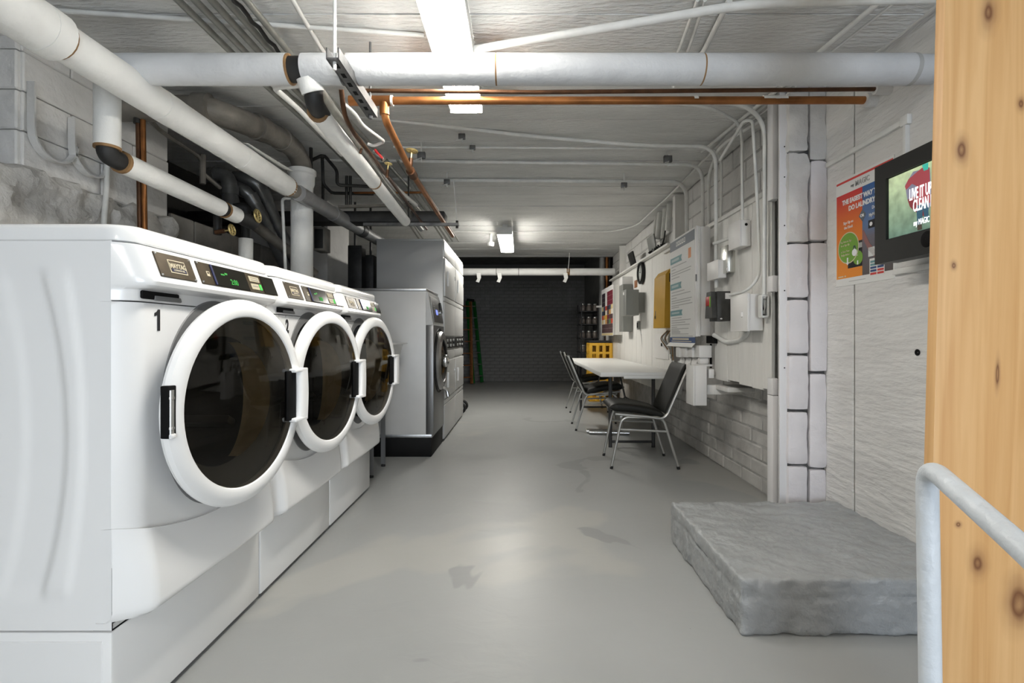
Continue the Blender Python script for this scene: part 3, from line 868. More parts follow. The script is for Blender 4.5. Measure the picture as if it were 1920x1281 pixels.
# ----------------------------------------------------------------------------
# pipes
# ----------------------------------------------------------------------------
def pipe(name, label, pts, rad, m, bend=.06, cat='pipe', group=None, bands=(), seg=16, root=None):
    """one run of pipe: a thing with its straight run and its bands [(p, q, radius, material, name)]"""
    path = fillet(pts, bend) if len(pts) > 2 else [Vector(p) for p in pts]
    if root is None:
        if not bands:
            o = MB().tube(path, rad, seg).build(name, m, angle=50)
            return tag(o, label, cat, group)
        zs = min(path, key=lambda p: p.z)
        root = thing(name, label, cat, Vector(zs), group)
    MB().tube(path, rad, seg).build('run', m, root, angle=50)
    for (p, q, rr, bm_, nm) in bands:
        MB().tube([p, q], rr, seg + 4).build(nm, bm_, root, angle=50)
    return root
def lerp(a, b, t): return Vector(a) * (1 - t) + Vector(b) * t

# thick pipe across the room
DC, ZC, RC = 1.88, 2.003, .0555
def xc(px): return (px - VX) * DC / F
bands = [((xc(541), DC, ZC), (xc(573), DC, ZC), .046, M['tape'], 'bare_section'), ((xc(639), DC, ZC), (xc(656), DC, ZC), .046, M['tape'], 'bare_section')]
r = thing('insulated_pipe', 'thick grey white insulated pipe crossing the whole room under the long light', 'pipe', (0, DC, ZC - RC))
for a, b in ((205, 543), (571, 641), (654, 929), (932, 1314), (1317, 1706)):
    jag = MB().tube([(xc(a), DC, ZC), (xc(b), DC, ZC)], RC, 28).build('jacket', M['pipegrey'], r, angle=50)
for p, q, rr, mm, nm in bands: MB().tube([p, q], rr, 20).build(nm, mm, r, angle=50)
for px in (544, 655): MB().tube([(xc(px) - .004, DC, ZC), (xc(px) + .004, DC, ZC)], RC * .985, 24).build('frayed_edge', M['rust'], r)
for px in (930.5, 1315.5): MB().tube([(xc(px) - .006, DC, ZC), (xc(px) + .006, DC, ZC)], RC * .99, 24).build('seam_band', M['rust'], r)
MB().tube([(xc(1704), DC, ZC), (XR + .02, DC, ZC)], RC * .94, 24).build('wall_sleeve', M['pipegrey'], r)
MB().tube([(xc(1703), DC, ZC), (xc(1711), DC, ZC)], RC * 1.01, 24).build('end_band', M['lightink'], r)

# big diagonal insulated pipe along the left
XA, ZA = -1.452, 1.935
ja = [1.30, 1.545, 2.05, 2.62, 3.12]
r = thing('insulated_pipe', 'big white insulated pipe running back along the ceiling above the washers', 'pipe', (XA, 2.2, ZA - .07))
MB().tube([(XA, .9, ZA + .005), (XA, 1.53, ZA)], .075, 26).build('jacket', M['pipewhite'], r, angle=50)
for a, b in zip(ja[1:-1], ja[2:]):
    MB().tube([(XA, a, ZA), (XA, b, ZA)], .062, 26).build('jacket', M['pipewhite'], r, angle=50)
MB().tube([(XA, 1.50, ZA), (XA, 1.56, ZA)], .0765, 24).build('ragged_collar', M['pipewhite'], r)
MB().tube([(XA, 1.556, ZA), (XA, 1.575, ZA)], .066, 24).build('stained_edge', M['rust'], r)
for a in (2.0, 2.58): MB().tube([(XA, a, ZA), (XA, a + .10, ZA)], .0635, 24).build('tape_wrap', M['pipewhite'], r)
MB().tube([(XA, 3.10, ZA), (XA, 3.22, ZA)], .044, 20).build('bare_end', M['castiron'], r)
MB().tube([(XA, 3.10, ZA), (XA, 3.118, ZA)], .0625, 20).build('frayed_edge', M['rust'], r)
MB().add([(XA + .02, 2.55, ZA + .06), (XA + .066, 2.55, ZA + .05), (XA + .085, 3.02, ZA + .062), (XA + .03, 3.0, ZA + .07)], [(0, 1, 2, 3)]).build('loose_flap', M['pipewhite'], r)
# its continuation beyond the upright
a, b = (XA + .02, 3.22, ZA - .01), (-1.43, 5.15, 1.97)
pipe('duct_pipe', 'grey sealed pipe sloping back behind the white upright towards the dryers', [a, b], .052, M['greyduct'],
     bands=[(lerp(a, b, .62), lerp(a, b, .68), .058, M['blackpipe'], 'clamp'), (lerp(a, b, .3), lerp(a, b, .42), .056, M['greyduct'], 'sleeve')])

# short drop and the smaller insulated pipe below it
XB, DB = -1.605, 1.945
zel = 1.705
r = thing('insulated_pipe', 'smaller white insulated pipe dropping then running back to the gold handwheels', 'pipe', (XB, DB, 1.6))
MB().tube([(XB, DB, 2.03), (XB, DB, zel + .028)], .0435, 22).build('jacket', M['pipewhite'], r, angle=50)
MB().tube(fillet([(XB, DB, zel + .05), (XB, DB, zel), (XB, DB + .08, zel - .004)], .05), .036, 18).build('bare_elbow', M['tape'], r, angle=50)
MB().tube([(XB, DB, zel + .024), (XB, DB, zel + .034)], .0445, 20).build('frayed_edge', M['rust'], r)
MB().tube([(XB, DB + .060, zel - .003), (XB, DB + .075, zel - .003)], .045, 20).build('frayed_edge', M['rust'], r)
e = (XB, 2.84, 1.685)
s0 = (XB, DB + .065, zel - .003)
for a, b in ((0, .80), (.85, .985)): MB().tube([lerp(s0, e, a), lerp(s0, e, b)], .0435, 22).build('jacket', M['pipewhite'], r, angle=50)
MB().tube([lerp(s0, e, .79), lerp(s0, e, .86)], .037, 18).build('bare_section', M['tape'], r)
MB().tube([lerp(s0, e, .845), lerp(s0, e, .853)], .0445, 18).build('frayed_edge', M['rust'], r)
MB().tube([lerp(s0, e, .97), lerp(s0, e, 1.19)], .040, 16).build('end_fitting', M['tape'], r)

def handwheel(name, label, c, axis, rad, stem, m=None, group='gold handwheel valves'):
    c = Vector(c); a = Vector(axis).normalized()
    r = thing(name, label, 'valve', c - a * stem, group)
    w = MB().ring(c, a, rad, rad * .17, 20, 6).build('handwheel', m or M['brass'], r)
    for k in range(4):
        s = a.orthogonal().normalized(); u = a.cross(s); th = math.pi * k / 4
        d = s * math.cos(th) + u * math.sin(th)
        MB().tube([c - d * rad, c + d * rad], rad * .10, 6).build('spoke', m or M['brass'], w)
    MB().tube([c - a * stem, c + a * .006], rad * .16, 8).build('stem', M['brass'], r)
    MB().tube([c - a * stem * 1.05, c - a * stem * .45], rad * .42, 10).build('bonnet', M['copperdark'], r)
    return r
p = W(483, 405, 2.98); handwheel('gate_valve', 'gold handwheel valve at the end of the smaller white pipe', p, (1, .0, .1), .036, .09)
p = W(435, 431, 2.84); handwheel('gate_valve', 'lower gold handwheel valve with a taped body below the smaller white pipe', p, (1, 0, .15), .030, .09)
MB_ = MB().tube(fillet([W(408, 405, 2.86), W(408, 440, 2.86)], .02), .022, 12)
tag(MB_.build('pipe_stub', M['blackpipe'], angle=50), 'black capped pipe stub beside the lower gold handwheel', 'pipe')
r = thing('pipe_riser', 'stubby white wrapped riser with a black top behind the first washer', 'pipe', W(461, 560, 3.3))
a, b, c_, d_ = W(461, 400, 3.3), W(461, 452, 3.3), W(461, 448, 3.3), W(461, 640, 3.3)
MB().tube([a, b], .028, 16).build('bare_pipe', M['tape'], r)
MB().tube([c_, d_], .0435, 20).build('jacket', M['pipewhite'], r)
MB().tube(fillet([W(440, 392, 3.26), W(461, 388, 3.3), W(462, 420, 3.3)], .05), .034, 14).build('elbow', M['tape'], r)

# cast-iron waste pipe with elbows and the white upright with a hub
DE, XE = 3.45, -1.508
r = thing('waste_pipe', 'brownish grey cast iron waste pipe curving into the white upright', 'pipe', (XE, DE, 2.14))
pts = [Vector((-2.30, 2.56, 2.17)), Vector((-1.60, 2.56, 2.165)), Vector((-1.50, 2.72, 2.165)), Vector((-1.47, 3.05, 2.215)), Vector((XE, 3.34, 2.25)), Vector((XE, DE, 2.19)), Vector((XE, DE, 2.10))]
MB().tube(fillet(pts, .16), .064, 22).build('run', M['castiron'], r, angle=60)
MB().tube([(-1.655, 2.56, 2.166), (-1.585, 2.565, 2.166)], .076, 22).build('hub', M['castiron'], r)
MB().tube([(-1.487, 2.80, 2.178), (-1.478, 2.88, 2.19)], .072, 22).build('hub', M['castiron'], r)
MB().tube([(-1.478, 3.07, 2.218), (-1.487, 3.13, 2.225)], .071, 22).build('hub', M['castiron'], r)
r = thing('upright_pipe', 'white painted upright pipe with a collar standing behind the washers', 'pipe', (XE, DE, 0))
MB().tube([(XE, DE, 0), (XE, DE, 2.06)], .072, 26).build('run', M['pipewhite'], r, angle=50)
MB().lathe([(.072, 2.03), (.083, 2.055), (.083, 2.11), (.093, 2.118), (.093, 2.145), (.086, 2.15), (.05, 2.15)], (XE, DE, 0), (0, 0, 1), 26).build('hub', M['pipewhite'], r)

# insulated branch from the crossing pipe running back
XF = -.80
a, b = Vector((XF, 1.97, 1.885)), Vector((XF, 3.47, 1.80))
r = thing('insulated_pipe', 'white insulated branch pipe dropping from the thick crossing pipe and running back', 'pipe', (XF, 2.4, 1.8))
MB().tube([(XF, DC, ZC - .03), (XF + .012, DC + .02, 1.925)], .042, 20).build('jacket', M['pipewhite'], r, angle=50)
MB().tube(fillet([(XF + .012, DC + .02, 1.94), (XF + .012, DC + .03, 1.89), a + Vector((0, .08, 0))], .04), .034, 16).build('bare_elbow', M['tape'], r, angle=50)
for t0, t1, rr in ((.0, .50, .038), (.51, .72, .034), (.722, 1.0, .034)):
    MB().tube([lerp(a, b, t0), lerp(a, b, t1)], rr, 22).build('jacket', M['pipewhite'], r, angle=50)
MB().tube([lerp(a, b, -.005), lerp(a, b, .008)], .039, 18).build('frayed_edge', M['rust'], r)
MB().tube([lerp(a, b, .495), lerp(a, b, .512)], .0375, 18).build('frayed_edge', M['rust'], r)

# copper pipes crossing under the thick pipe
DK = 2.19
zk = H + (VY - 191) * DK / F
r = thing('copper_pipe', 'bright copper pipe crossing the room just below the thick insulated pipe', 'pipe', (0, DK, zk - .02))
MB().tube([W(660, 189, DK), W(1628, 188, DK)], .0165, 18).build('run', M['copper'], r, angle=50)
for pa, pb in ((655, 672), (690, 732)): MB().tube([W(pa, 189, DK), W(pb, 189, DK)], .0215, 18).build('fitting', M['copper'], r)
MB().tube([W(733, 189, DK), W(737, 189, DK)], .022, 18).build('solder_ring', M['paper'], r)
MB().tube([W(1620, 188, DK), W(1668, 190, DK)], .030, 18).build('wall_sleeve', M['wallwhite'], r)
for px in (1300, 1452): MB().tube([W(px, 187, DK), W(px + 8, 187, DK)], .0168, 12).build('paint_fleck', M['paper'], r)
MB().tube([W(1430, 186.5, DK), W(1475, 186.5, DK)], .0167, 14).build('paint_fleck', M['paper'], r)
D2 = 2.10
r = thing('copper_pipe', 'thin dark copper pipe right above the bright copper pipe', 'pipe', W(1100, 172, D2))
MB().tube([W(672, 170, D2), W(1000, 173, D2), W(1660, 167, D2)], .0085, 12).build('run', M['copperdark'], r, angle=50)
MB().tube([W(1640, 168, D2), W(1690, 170, D2)], .020, 12).build('wall_sleeve', M['wallwhite'], r)
XG = -.60
g0, g1, g2, g3 = Vector((XG, DK, zk)), Vector((XG + .005, DK + .01, 1.95)), Vector((XG, 2.75, 1.90)), Vector((XG + .01, 4.3, 1.868))
pipe('copper_pipe', 'copper branch pipe bending down from the bright copper pipe and running to the back', [g0, g1, g2, g3], .0165, M['copper'], .07,
     bands=[((XG + .002, DK, zk - .005), (XG + .003, DK + .004, zk - .055), .021, M['copper'], 'fitting'), (g2 - Vector((0, .03, -.003)), g2 + Vector((0, .05, -.001)), .024, M['copperdark'], 'fitting')])
p = W(772, 283, 2.72); handwheel('gate_valve', 'gold handwheel valve standing up on the copper branch pipe', p, (.1, 0, 1), .030, .09)
p = W(728, 307, 2.62); handwheel('gate_valve', 'smaller gold handwheel valve on the dark copper line beside the white branch', p, (.1, 0, 1), .018, .07)
p = W(680, 272, 2.35); handwheel('gate_valve', 'tiny gold handwheel valve near the red lever, under the strut', p, (.3, 0, 1), .014, .04)
r = thing('ball_valve', 'small red lever valve among the copper pipes', 'valve', W(712, 292, 2.6))
MB().bar(W(703, 281, 2.6), W(717, 297, 2.6), .018, .012, bev=.003).build('lever', M['red'], r)
MB().tube([W(700, 284, 2.62), W(720, 300, 2.62)], .012, 10).build('body', M['chrome'], r)

# slotted strut hung under the crossing pipe
a, b = W(624, 99, 1.68), W(692, 219, 2.13)
a.z = b.z = 1.935; a.x = b.x = -.632
r = thing('strut_hanger', 'dark perforated steel strut hanging under the thick crossing pipe', 'hanger', b)
MB().box(a.x - .020, a.x + .020, a.y, b.y, a.z - .003, a.z + .002).build('web', M['galv'], r)
for s in (-1, 1): MB().box(a.x + s * .020 - .002, a.x + s * .020 + .002, a.y, b.y, a.z - .003, a.z + .036).build('flange', M['galv'], r)
for i in range(7):
    yy = a.y + .03 + i * .064
    MB().box(a.x - .007, a.x + .007, yy, yy + .028, a.z - .0042, a.z - .0025).build('slot', M['dark'], r)
MB().tube([(a.x, a.y + .02, a.z - .03), (a.x, a.y + .02, ceil_z(1.7))], .006, 10).build('rod', M['conduit'], r)
MB().tube([(a.x, b.y - .03, a.z - .02), (a.x, b.y - .03, ceil_z(2.1))], .005, 8).build('rod', M['galv'], r)
MB().ball((a.x, b.y - .03, a.z - .012), .012, 8).build('nut', M['galv'], r)

# bundle of galvanised conduits on the ceiling, top left
for i, (px, nm) in enumerate(((352, 'outermost'), (383, 'second'), (413, 'third'), (440, 'fourth'))):
    x = (px - VX) * 1.235 / 632
    zc = 2.20
    o = MB().tube([(x, .9, zc), (x, 2.3, zc), (x + .02, 5.4, 2.30)], .0135, 12).build('conduit', M['emt'], angle=50)
    tag(o, f'{nm} from the wall of four bare metal conduits over the washers', 'conduit', 'bare metal conduits over the washers')
x = (462 - VX) * 1.2 / 632
tag(MB().tube([(x, .9, 2.185), (x, 1.62, 2.185)], .017, 14).build('conduit', M['conduit'], angle=50), 'white painted conduit sleeve beside the bare metal conduits', 'conduit')
tag(MB().tube([(x + .012, 1.55, 2.185), (x + .012, 2.2, 2.185), (x + .03, 4.6, 2.28)], .013, 12).build('conduit', M['emt'], angle=50), 'single grey conduit leaving the white sleeve above the thick pipe', 'conduit')
pts = []
for i in range(30):
    yy = 1.0 + i * .04; pts.append((x - .028 + .004 * math.sin(i * 2.2), yy, 2.183 + .004 * math.cos(i * 2.2)))
tag(MB().tube(pts, .008, 8).build('armored_cable', M['blackpipe'], angle=70), 'black ribbed cable lying beside the white conduit sleeve', 'cable')
# other conduits on the ceiling
def cond(label, pts, rad=.011, m='conduit', bend=.08, name='conduit', cat='conduit', group='painted conduits'):
    return pipe(name, label, pts, rad, M[m], bend, cat, group, seg=10)
zc = 2.222
cond('thin white conduit crossing the ceiling above the thick pipe towards the long light', [atZ(105, 20, zc), atZ(500, 46, zc), atZ(795, 66, zc)], .009)
cond('thin white conduit running back to the left of the hanger rod', [atZ(545, -6, zc), atZ(607, 100, zc), (-.80, 3.0, 2.29)], .009)
cond('fat white conduit slanting from the long light to the upper corner', [W(862, 97, 2.05), W(1180, 45, 1.84), W(1400, 7, 1.72), W(1560, 2, 1.70), W(1800, -4, 1.66)], .0155, bend=.12)
for pa, pb, lab in ((1308, 1270, 'inner'), (1322, 1288, 'middle')):
    cond(f'{lab} of two thin white conduits on the ceiling near the wooden post', [atZ(pa, 0, zc), atZ(pb, 103, zc), ((pb - VX) * .0023, 2.35, 2.24)], .007)
cond('thicker white conduit on the ceiling beside the two thin ones', [atZ(1368, 0, zc), atZ(1316, 103, zc), (.76, 2.5, 2.25)], .011)
cond('white conduit in the ceiling corner above the thick pipe, nearest the wooden post', [atZ(1660, -5, 2.20), atZ(1530, 103, 2.20), (1.29, 2.6, 2.25), (1.30, 3.6, 2.33)], .011)
cond('second white cable in the ceiling corner, tucked against the wall', [atZ(1690, -5, 2.195), atZ(1552, 103, 2.195), (1.36, 2.6, 2.24), (1.38, 3.4, 2.33)], .006)
cond('long white conduit following the ceiling corner over the notice cabinet', [(1.33, 2.3, 2.23), (1.36, 3.3, 2.325), (1.40, 4.6, 2.335), (1.39, 6.0, 2.335), (1.20, 6.35, 2.335), (-.9, 6.35, 2.335)], .010, bend=.2)
# conduits crossing the ceiling then dropping down the right wall
zt = 2.335
cond('first white conduit past the copper pipe, crossing and dropping in front of the cabinet', [W(500, 196, 2.85), W(725, 224, 3.05), W(1000, 256, 3.32), W(1180, 271, 3.38), W(1225, 273, 3.38), W(1342, 275, 3.36), W(1343, 540, 3.36)], .0125, bend=.12)
d = F * (zt - H) / (VY - 277)
cond('second white ceiling conduit, dropping beside the first', [W(738, 276, d), W(1352, 279, d - .05), W(1353, 345, d - .05), W(1351, 420, d - .05)], .009, bend=.12)
d = F * (zt - H) / (VY - 306)
cond('third white ceiling conduit, dropping to the top of the notice cabinet', [W(560, 300, d), W(1317, 309, d), W(1318, 440, d)], .013, bend=.13)
cond('white conduit rising beside the third one and turning back along the corner', [W(1329, 440, d - .1), W(1328, 330, d - .1), W(1348, 275, d - .55), (1.40, 2.9, 2.26)], .011, bend=.12)
d = F * (zt - H) / (VY - 340)
cond('fourth white ceiling conduit, dropping behind the notice cabinet', [W(600, 330, d), W(785, 338, d), W(1287, 341, d), W(1288, 450, d)], .017, bend=.14)
for k, (pa, lab) in enumerate(((1392, 'into the top box'), )):
    dd = 2.98
    cond('white conduit dropping straight ' + lab, [W(1250, 192, 2.7), W(1330, 200, 2.75), W(1391, 232, dd), W(1392, 425, dd)], .009, bend=.12)
dd = 2.80
v2 = [W(1350, 300, 3.2), W(1395, 226, dd), W(1411, 226, dd), W(1419, 360, dd), W(1424, 470, dd), W(1424, 520, dd), W(1400, 546, dd + .06), W(1368, 553, dd + .2)]
cond('white conduit dropping then sweeping sideways to the charcoal alarm box', v2, .009, bend=.08)
dd = 2.735
cond('thick white conduit dropping to the open fitting beside the slotted post', [W(1330, 190, 2.55), W(1400, 197, 2.6), W(1434, 232, dd), W(1433, 560, dd)], .0115, bend=.10)
# white pipe across the dark far end
r = thing('insulated_pipe', 'white insulated pipe crossing in front of the dark back wall', 'pipe', W(1010, 518, 7.8))
for pa, pb in ((800, 930), (931, 972), (973, 1062), (1068, 1152)):
    MB().tube([W(pa, 510, 7.8), W(pb, 510, 7.8)], .056, 20).build('jacket', M['pipewhite'], r, angle=50)
MB().tube([W(1060, 510, 7.8), W(1070, 510, 7.8)], .052, 16).build('bare_section', M['rust'], r)
MB().bar(W(1065, 510, 7.72), W(1068, 474, 7.72), .03, .006, up=(1, 0, 0)).build('strap', M['pipewhite'], r)
for px, w_ in ((897, 8), (936, 12), (1060, 9)):
    MB().add([W(px - 4, 512, 7.73), W(px + 4, 512, 7.73), W(px + 5, 521, 7.70), W(px - 2, 523, 7.70), W(px + 1, 530, 7.72), W(px - 5, 528, 7.72)], [(0, 1, 2, 3), (3, 2, 4, 5)]).build('loose_flap', M['pipewhite'], r)

# ----------------------------------------------------------------------------
# right wall: slotted post, plank boards, boxes
# ----------------------------------------------------------------------------
r = thing('slotted_post', 'white painted post with long dark slots against the block pier', 'post', (1.30, 2.55, 0))
MB().box(1.318, 1.357, 2.555, 2.57, 0, 2.30, .002).build('face_plate', M['postpaint'], r)
DS = 2.66
x0s, x1s = (1447 - VX) * DS / F, (1462 - VX) * DS / F
for (pa, pb) in ((180, 374), (517, 547), (710, 741)):
    MB().box(x0s, x1s, DS - .01, DS + .05, zpy(pb, DS), zpy(pa, DS), .003).build('spacer', M['postpaint'], r)
MB().box(x0s, x1s + .02, DS - .012, DS + .05, 0, zpy(742, DS), .003).build('lower_leg', M['postpaint'], r)
for py in (275, 332, 423, 545, 690): 
    p = W(1471, py, 2.554); MB().ball(p, .0035, 8).build('screw_hole', M['dark'], r)

XP = 1.36
pl = thing('plank_board', 'white painted board of vertical planks beside the slotted post, carrying the boxes', 'board', (XP, 3.0, .7))
edges = [1340, 1364, 1386, 1410, 1431, 1447]
for i, (a, b) in enumerate(zip(edges[:-1], edges[1:])):
    ya, yb = F * XP / (b - VX), F * XP / (a - VX)
    z0 = .705 + (0, .012, .0, -.004, .006)[i]
    MB().box(XP + random.uniform(-.0015, .0015), XP + .02, ya + .0015, yb - .0015, z0, 1.80, .002, 1).build('plank', M['plank'], pl)
MB().box(XP - .012, XP + .02, 2.72, 4.75, 1.785, 1.812, .002).build('top_rail', M['plank'], pl)
for yy in (2.80, 3.5): MB().box(XP + .02, XR, yy, yy + .05, .74, 1.78).build('batten', M['plank'], pl)
XQ = 1.42
pl2 = thing('plank_board', 'far white board of vertical planks behind the table with clock and grey boxes', 'board', (XQ, 6.0, .45))
yy = 4.72
while yy < 7.75:
    MB().box(XQ + random.uniform(-.002, .002), XQ + .02, yy + .0015, yy + .2385, .45, 1.865, .002, 1).build('plank', M['plank'], pl2); yy += .24
MB().box(XQ - .05, XQ + .02, 4.70, 7.8, 1.865, 1.885, .002).build('ledge', M['plank'], pl2)
for yy in (4.8, 6.2, 7.6): MB().box(XQ + .02, XR, yy, yy + .05, .45, 1.8).build('batten', M['plank'], pl2)
for yy, w_, nm in ((4.72, .07, 'stud'), (7.35, .06, 'stud')): MB().box(XQ + .03, XR, yy, yy + w_, 1.866, 2.34).build(nm, M['plank'], pl2)
MB().box(XQ + .0, XQ + .02, 7.78, 8.4, .3, 1.62).build('end_panel', M['plank'], pl2)

# notice cabinet
XC, YC0, YC1, ZC0, ZC1 = 1.256, 3.60, 4.22, 1.012, 1.795
cb = thing('wall_cabinet', 'white wooden wall cabinet with a printed notice on its front', 'cabinet', (XC + .08, 3.9, ZC0))
MB().box(XC + .012, XP + .0, YC0, YC1, ZC0, ZC1, .003).build('body', M['boxwhite'], cb)
MB().box(XC, XC + .014, YC0 - .004, YC1, ZC0 - .01, ZC1 + .004, .002).build('door', M['boxwhite'], cb)
MB().box(XC + .012, XC + .03, YC0 - .008, YC0 + .005, ZC0 - .008, ZC1, .002).build('corner_trim', M['plank'], cb)
MB().box(XC - .004, XC + .004, YC0 - .007, YC0 + .003, 1.40, 1.45).build('latch', M['dsteel'], cb)
nt = thing('notice', 'long printed paper notice with teal flags and a dark header, on the white cabinet', 'notice', (XC, 3.9, .93))
U, V = Vector((0, -1, 0)), Vector((0, 0, 1))
ya, yb = YC1 - .005, YC0 + .022      # left and right edge as seen
WN = ya - yb
def npt(u, v, off=.002): return Vector((XC - off, ya - u * WN, v))
def nbar(name, u0, u1, z0, z1, m, off=.0025, par=nt, th=.0006):
    a, b = npt(u0, z0, off), npt(u1, z1, off)
    return MB().box(a.x - th, a.x, b.y, a.y, z0, z1).build(name, m, par, smooth=False)
sheet = nbar('sheet', 0, 1, .99, 1.792, M['paper'], .0005, th=.0015)
nbar('header', 0, 1, 1.705, 1.783, M['slate'])
for i in range(5):
    u0 = .28 + i * .078; nbar('header_letter_block', u0, u0 + .062, 1.728, 1.764, M['paper'], .0032)
    nbar('header_letter_gap', u0 + .014, u0 + .05, 1.738, 1.746, M['slate'], .004); nbar('header_letter_gap', u0 + .014, u0 + .05, 1.750, 1.757, M['slate'], .004)
nbar('orange_mark', .77, .87, 1.59, 1.665, M['orangeprint'])
def nflag(z0, z1, u1):
    poly = [(0.02 * WN, z0), (u1 * WN, z0), ((u1 - .035) * WN, (z0 + z1) / 2), (u1 * WN, z1), (.02 * WN, z1)]
    MB().prism(poly, (XC - .0025, ya, 0), U, V, .0006).build('heading_flag', M['teal'], nt, smooth=False)
    nbar('heading_print', .08, u1 - .12, z0 + .016, z1 - .014, mat('pale_teal_print', (.40, .52, .52), .6), .0034)
for z0, z1, u1 in ((1.598, 1.648, .52), (1.385, 1.435, .50), (1.170, 1.215, .54)): nflag(z0, z1, u1)
lines = [(1.57, .70), (1.545, .25), (1.52, .88), (1.50, .85), (1.475, .42), (1.36, .62), (1.335, .85), (1.312, .30), (1.29, .90), (1.272, .85), (1.25, .92), (1.235, .40), (1.215, .0),
         (1.15, .50), (1.13, .86), (1.112, .65), (1.093, .82), (1.076, .32), (1.062, .78), (1.050, .40), (1.040, .45), (1.03, .45), (1.02, .78), (1.003, .94)]
for z, u in lines:
    if u: nbar('text_line', .07, u, z, z + .006, M['lightink'])
nbar('footer_band', .0, 1.03, .955, .998, M['blueprint'], .004)
nbar('footer_print', .12, .80, .978, .990, M['cream'], .0048); nbar('footer_print', .08, .90, .963, .969, M['cream'], .0048)
MB().add([(XC - .004, ya, .956), (XC - .004, yb - .018, .956), (XC - .03, yb - .018, .925), (XC - .03, ya + .02, .925)], [(0, 1, 2, 3)]).build('curled_foot', M['paper'], nt)

def wallbox(name, label, pxf, pxs, pxe, pt, pb, X, cat, m, group=None, bev=.004, lid=True):
    """box on a right-hand board: front face pxf..pxs (far to near), side face pxs..pxe, top/bottom rows at the near front edge"""
    d = F * X / (pxs - VX); dfar = F * X / (pxf - VX); xe = (pxe - VX) * d / F
    z0, z1 = zpy(pb, d), zpy(pt, d)
    r = thing(name, label, cat, ((X + xe) / 2, (d + dfar) / 2, z0), group)
    MB().box(X + (.006 if lid else 0), xe, d, dfar, z0, z1, bev).build('body', m, r)
    if lid: MB().box(X, X + .007, d - .003, dfar + .003, z0 - .003, z1 + .003, .002).build('cover', m, r)
    return r, d, dfar, z0, z1, xe
r, d, df, z0, z1, xe = wallbox('junction_box', 'white junction box with a round knockout hole under the dropping conduit', 1366, 1387, 1408, 412, 461, 1.29, 'box', M['boxwhite'])
MB().tube([(xe - .028, d - .002, z1 - .028), (xe - .028, d + .004, z1 - .028)], .0085, 12).build('knockout_hole', M['dark'], r)
for k in range(2): MB().box(1.288, 1.291, (d + df) / 2, (d + df) / 2 + .016, z0 + .03 + .025 * k, z0 + .042 + .025 * k, .001).build('embossed_mark', M['boxwhite'], r)
r, d, df, z0, z1, xe = wallbox('switch_box', 'small white switch box at the end of the first dropping conduit', 1326, 1346, 1362, 487, 521, 1.275, 'box', M['boxwhite'])
r, d, df, z0, z1, xe = wallbox('steel_cover_box', 'polished steel cover box under the white junction box', 1350, 1364, 1384, 460, 510, 1.31, 'box', M['silverplate'])
MB().ball(W(1364, 505, d - .002), .008, 8, 1.6).build('paint_drip', M['boxwhite'], r)
cond('short white conduit stub joining the first dropping conduit to the white junction box', [W(1338, 457, 3.3), W(1368, 447, 3.18)], .011)
r, d, df, z0, z1, xe = wallbox('alarm_box', 'charcoal alarm box with a red and green mark below the switch box', 1330, 1345, 1370, 546, 602, 1.25, 'alarm', M['charcoal'], lid=False)
MB().prism([(0, .02), (.012, 0), (.0, -.06), (-.0, -.06)], (1.25, d + .02, z1 - .03), (0, 1, 0), (0, 0, 1), .001).build('rim', M['charcoal'], r)
MB().prism([(-(df - d) * .9, 0), (0, .0), (-.02, .17), (-(df - d) * .7, .17)], (1.25, d + .01, z0 + .02), (0, -1, 0), (0, 0, 1), .03).build('sloped_face', M['charcoal'], r)
MB().box(1.216, 1.2205, d + .05, d + .11, z0 + .10, z0 + .16, .001).build('red_mark', M['red'], r)
MB().box(1.217, 1.2205, d + .035, d + .05, z0 + .09, z0 + .16, .001).build('green_mark', M['greenprint'], r)
MB().box(1.30, 1.335, d - .003, d + .004, z1 - .05, z1 - .012, .002).build('paint_smear', M['boxwhite'], r)
MB().ball((1.275, d - .001, z0 + .014), .008, 8, .7).build('paint_smear', M['boxwhite'], r)
r, d, df, z0, z1, xe = wallbox('disconnect_box', 'large white electrical disconnect box beside the charcoal alarm box', 1370, 1402, 1431, 551, 620, 1.265, 'box', M['boxwhite'])
MB().ball((1.264, d + .07, (z0 + z1) / 2 - .01), .01, 8, 1.8).build('latch', M['boxwhite'], r)
MB().box(1.262, 1.275, d - .004, d + .008, z0 - .004, z1 + .004, .002).build('hinge_edge', M['boxwhite'], r)
# open conduit fitting
c = W(1433, 574, 2.735)
r = thing('conduit_fitting', 'open white conduit fitting with wires, beside the large disconnect box', 'fitting', c - Vector((0, 0, .06)))
for dx in (-.018, .018): MB().box(c.x + dx - .004, c.x + dx + .004, 2.720, 2.765, c.z - .058, c.z + .056, .003).build('side_wall', M['conduit'], r)
for dz in (-.058, .056): MB().box(c.x - .02, c.x + .02, 2.720, 2.765, c.z + dz - .006, c.z + dz + .006, .004).build('end_wall', M['conduit'], r)
MB().box(c.x - .016, c.x + .016, 2.753, 2.765, c.z - .055, c.z + .055).build('back_plate', M['dark'], r)
for dx in (-.006, .002, .009): MB().tube([(c.x + dx, 2.741, c.z + .05), (c.x + dx * .3 + .002, 2.735, c.z - .01), (c.x - dx, 2.741, c.z - .045)], .0025, 6).build('wire', M['alum'], r)
cond('curved white conduit hanging below the disconnect box', [W(1338, 628, 3.45), W(1346, 632, 3.42), W(1362, 643, 3.3), W(1388, 638, 3.1), W(1405, 626, 3.0), W(1406, 615, 2.98)], .015, bend=.10)
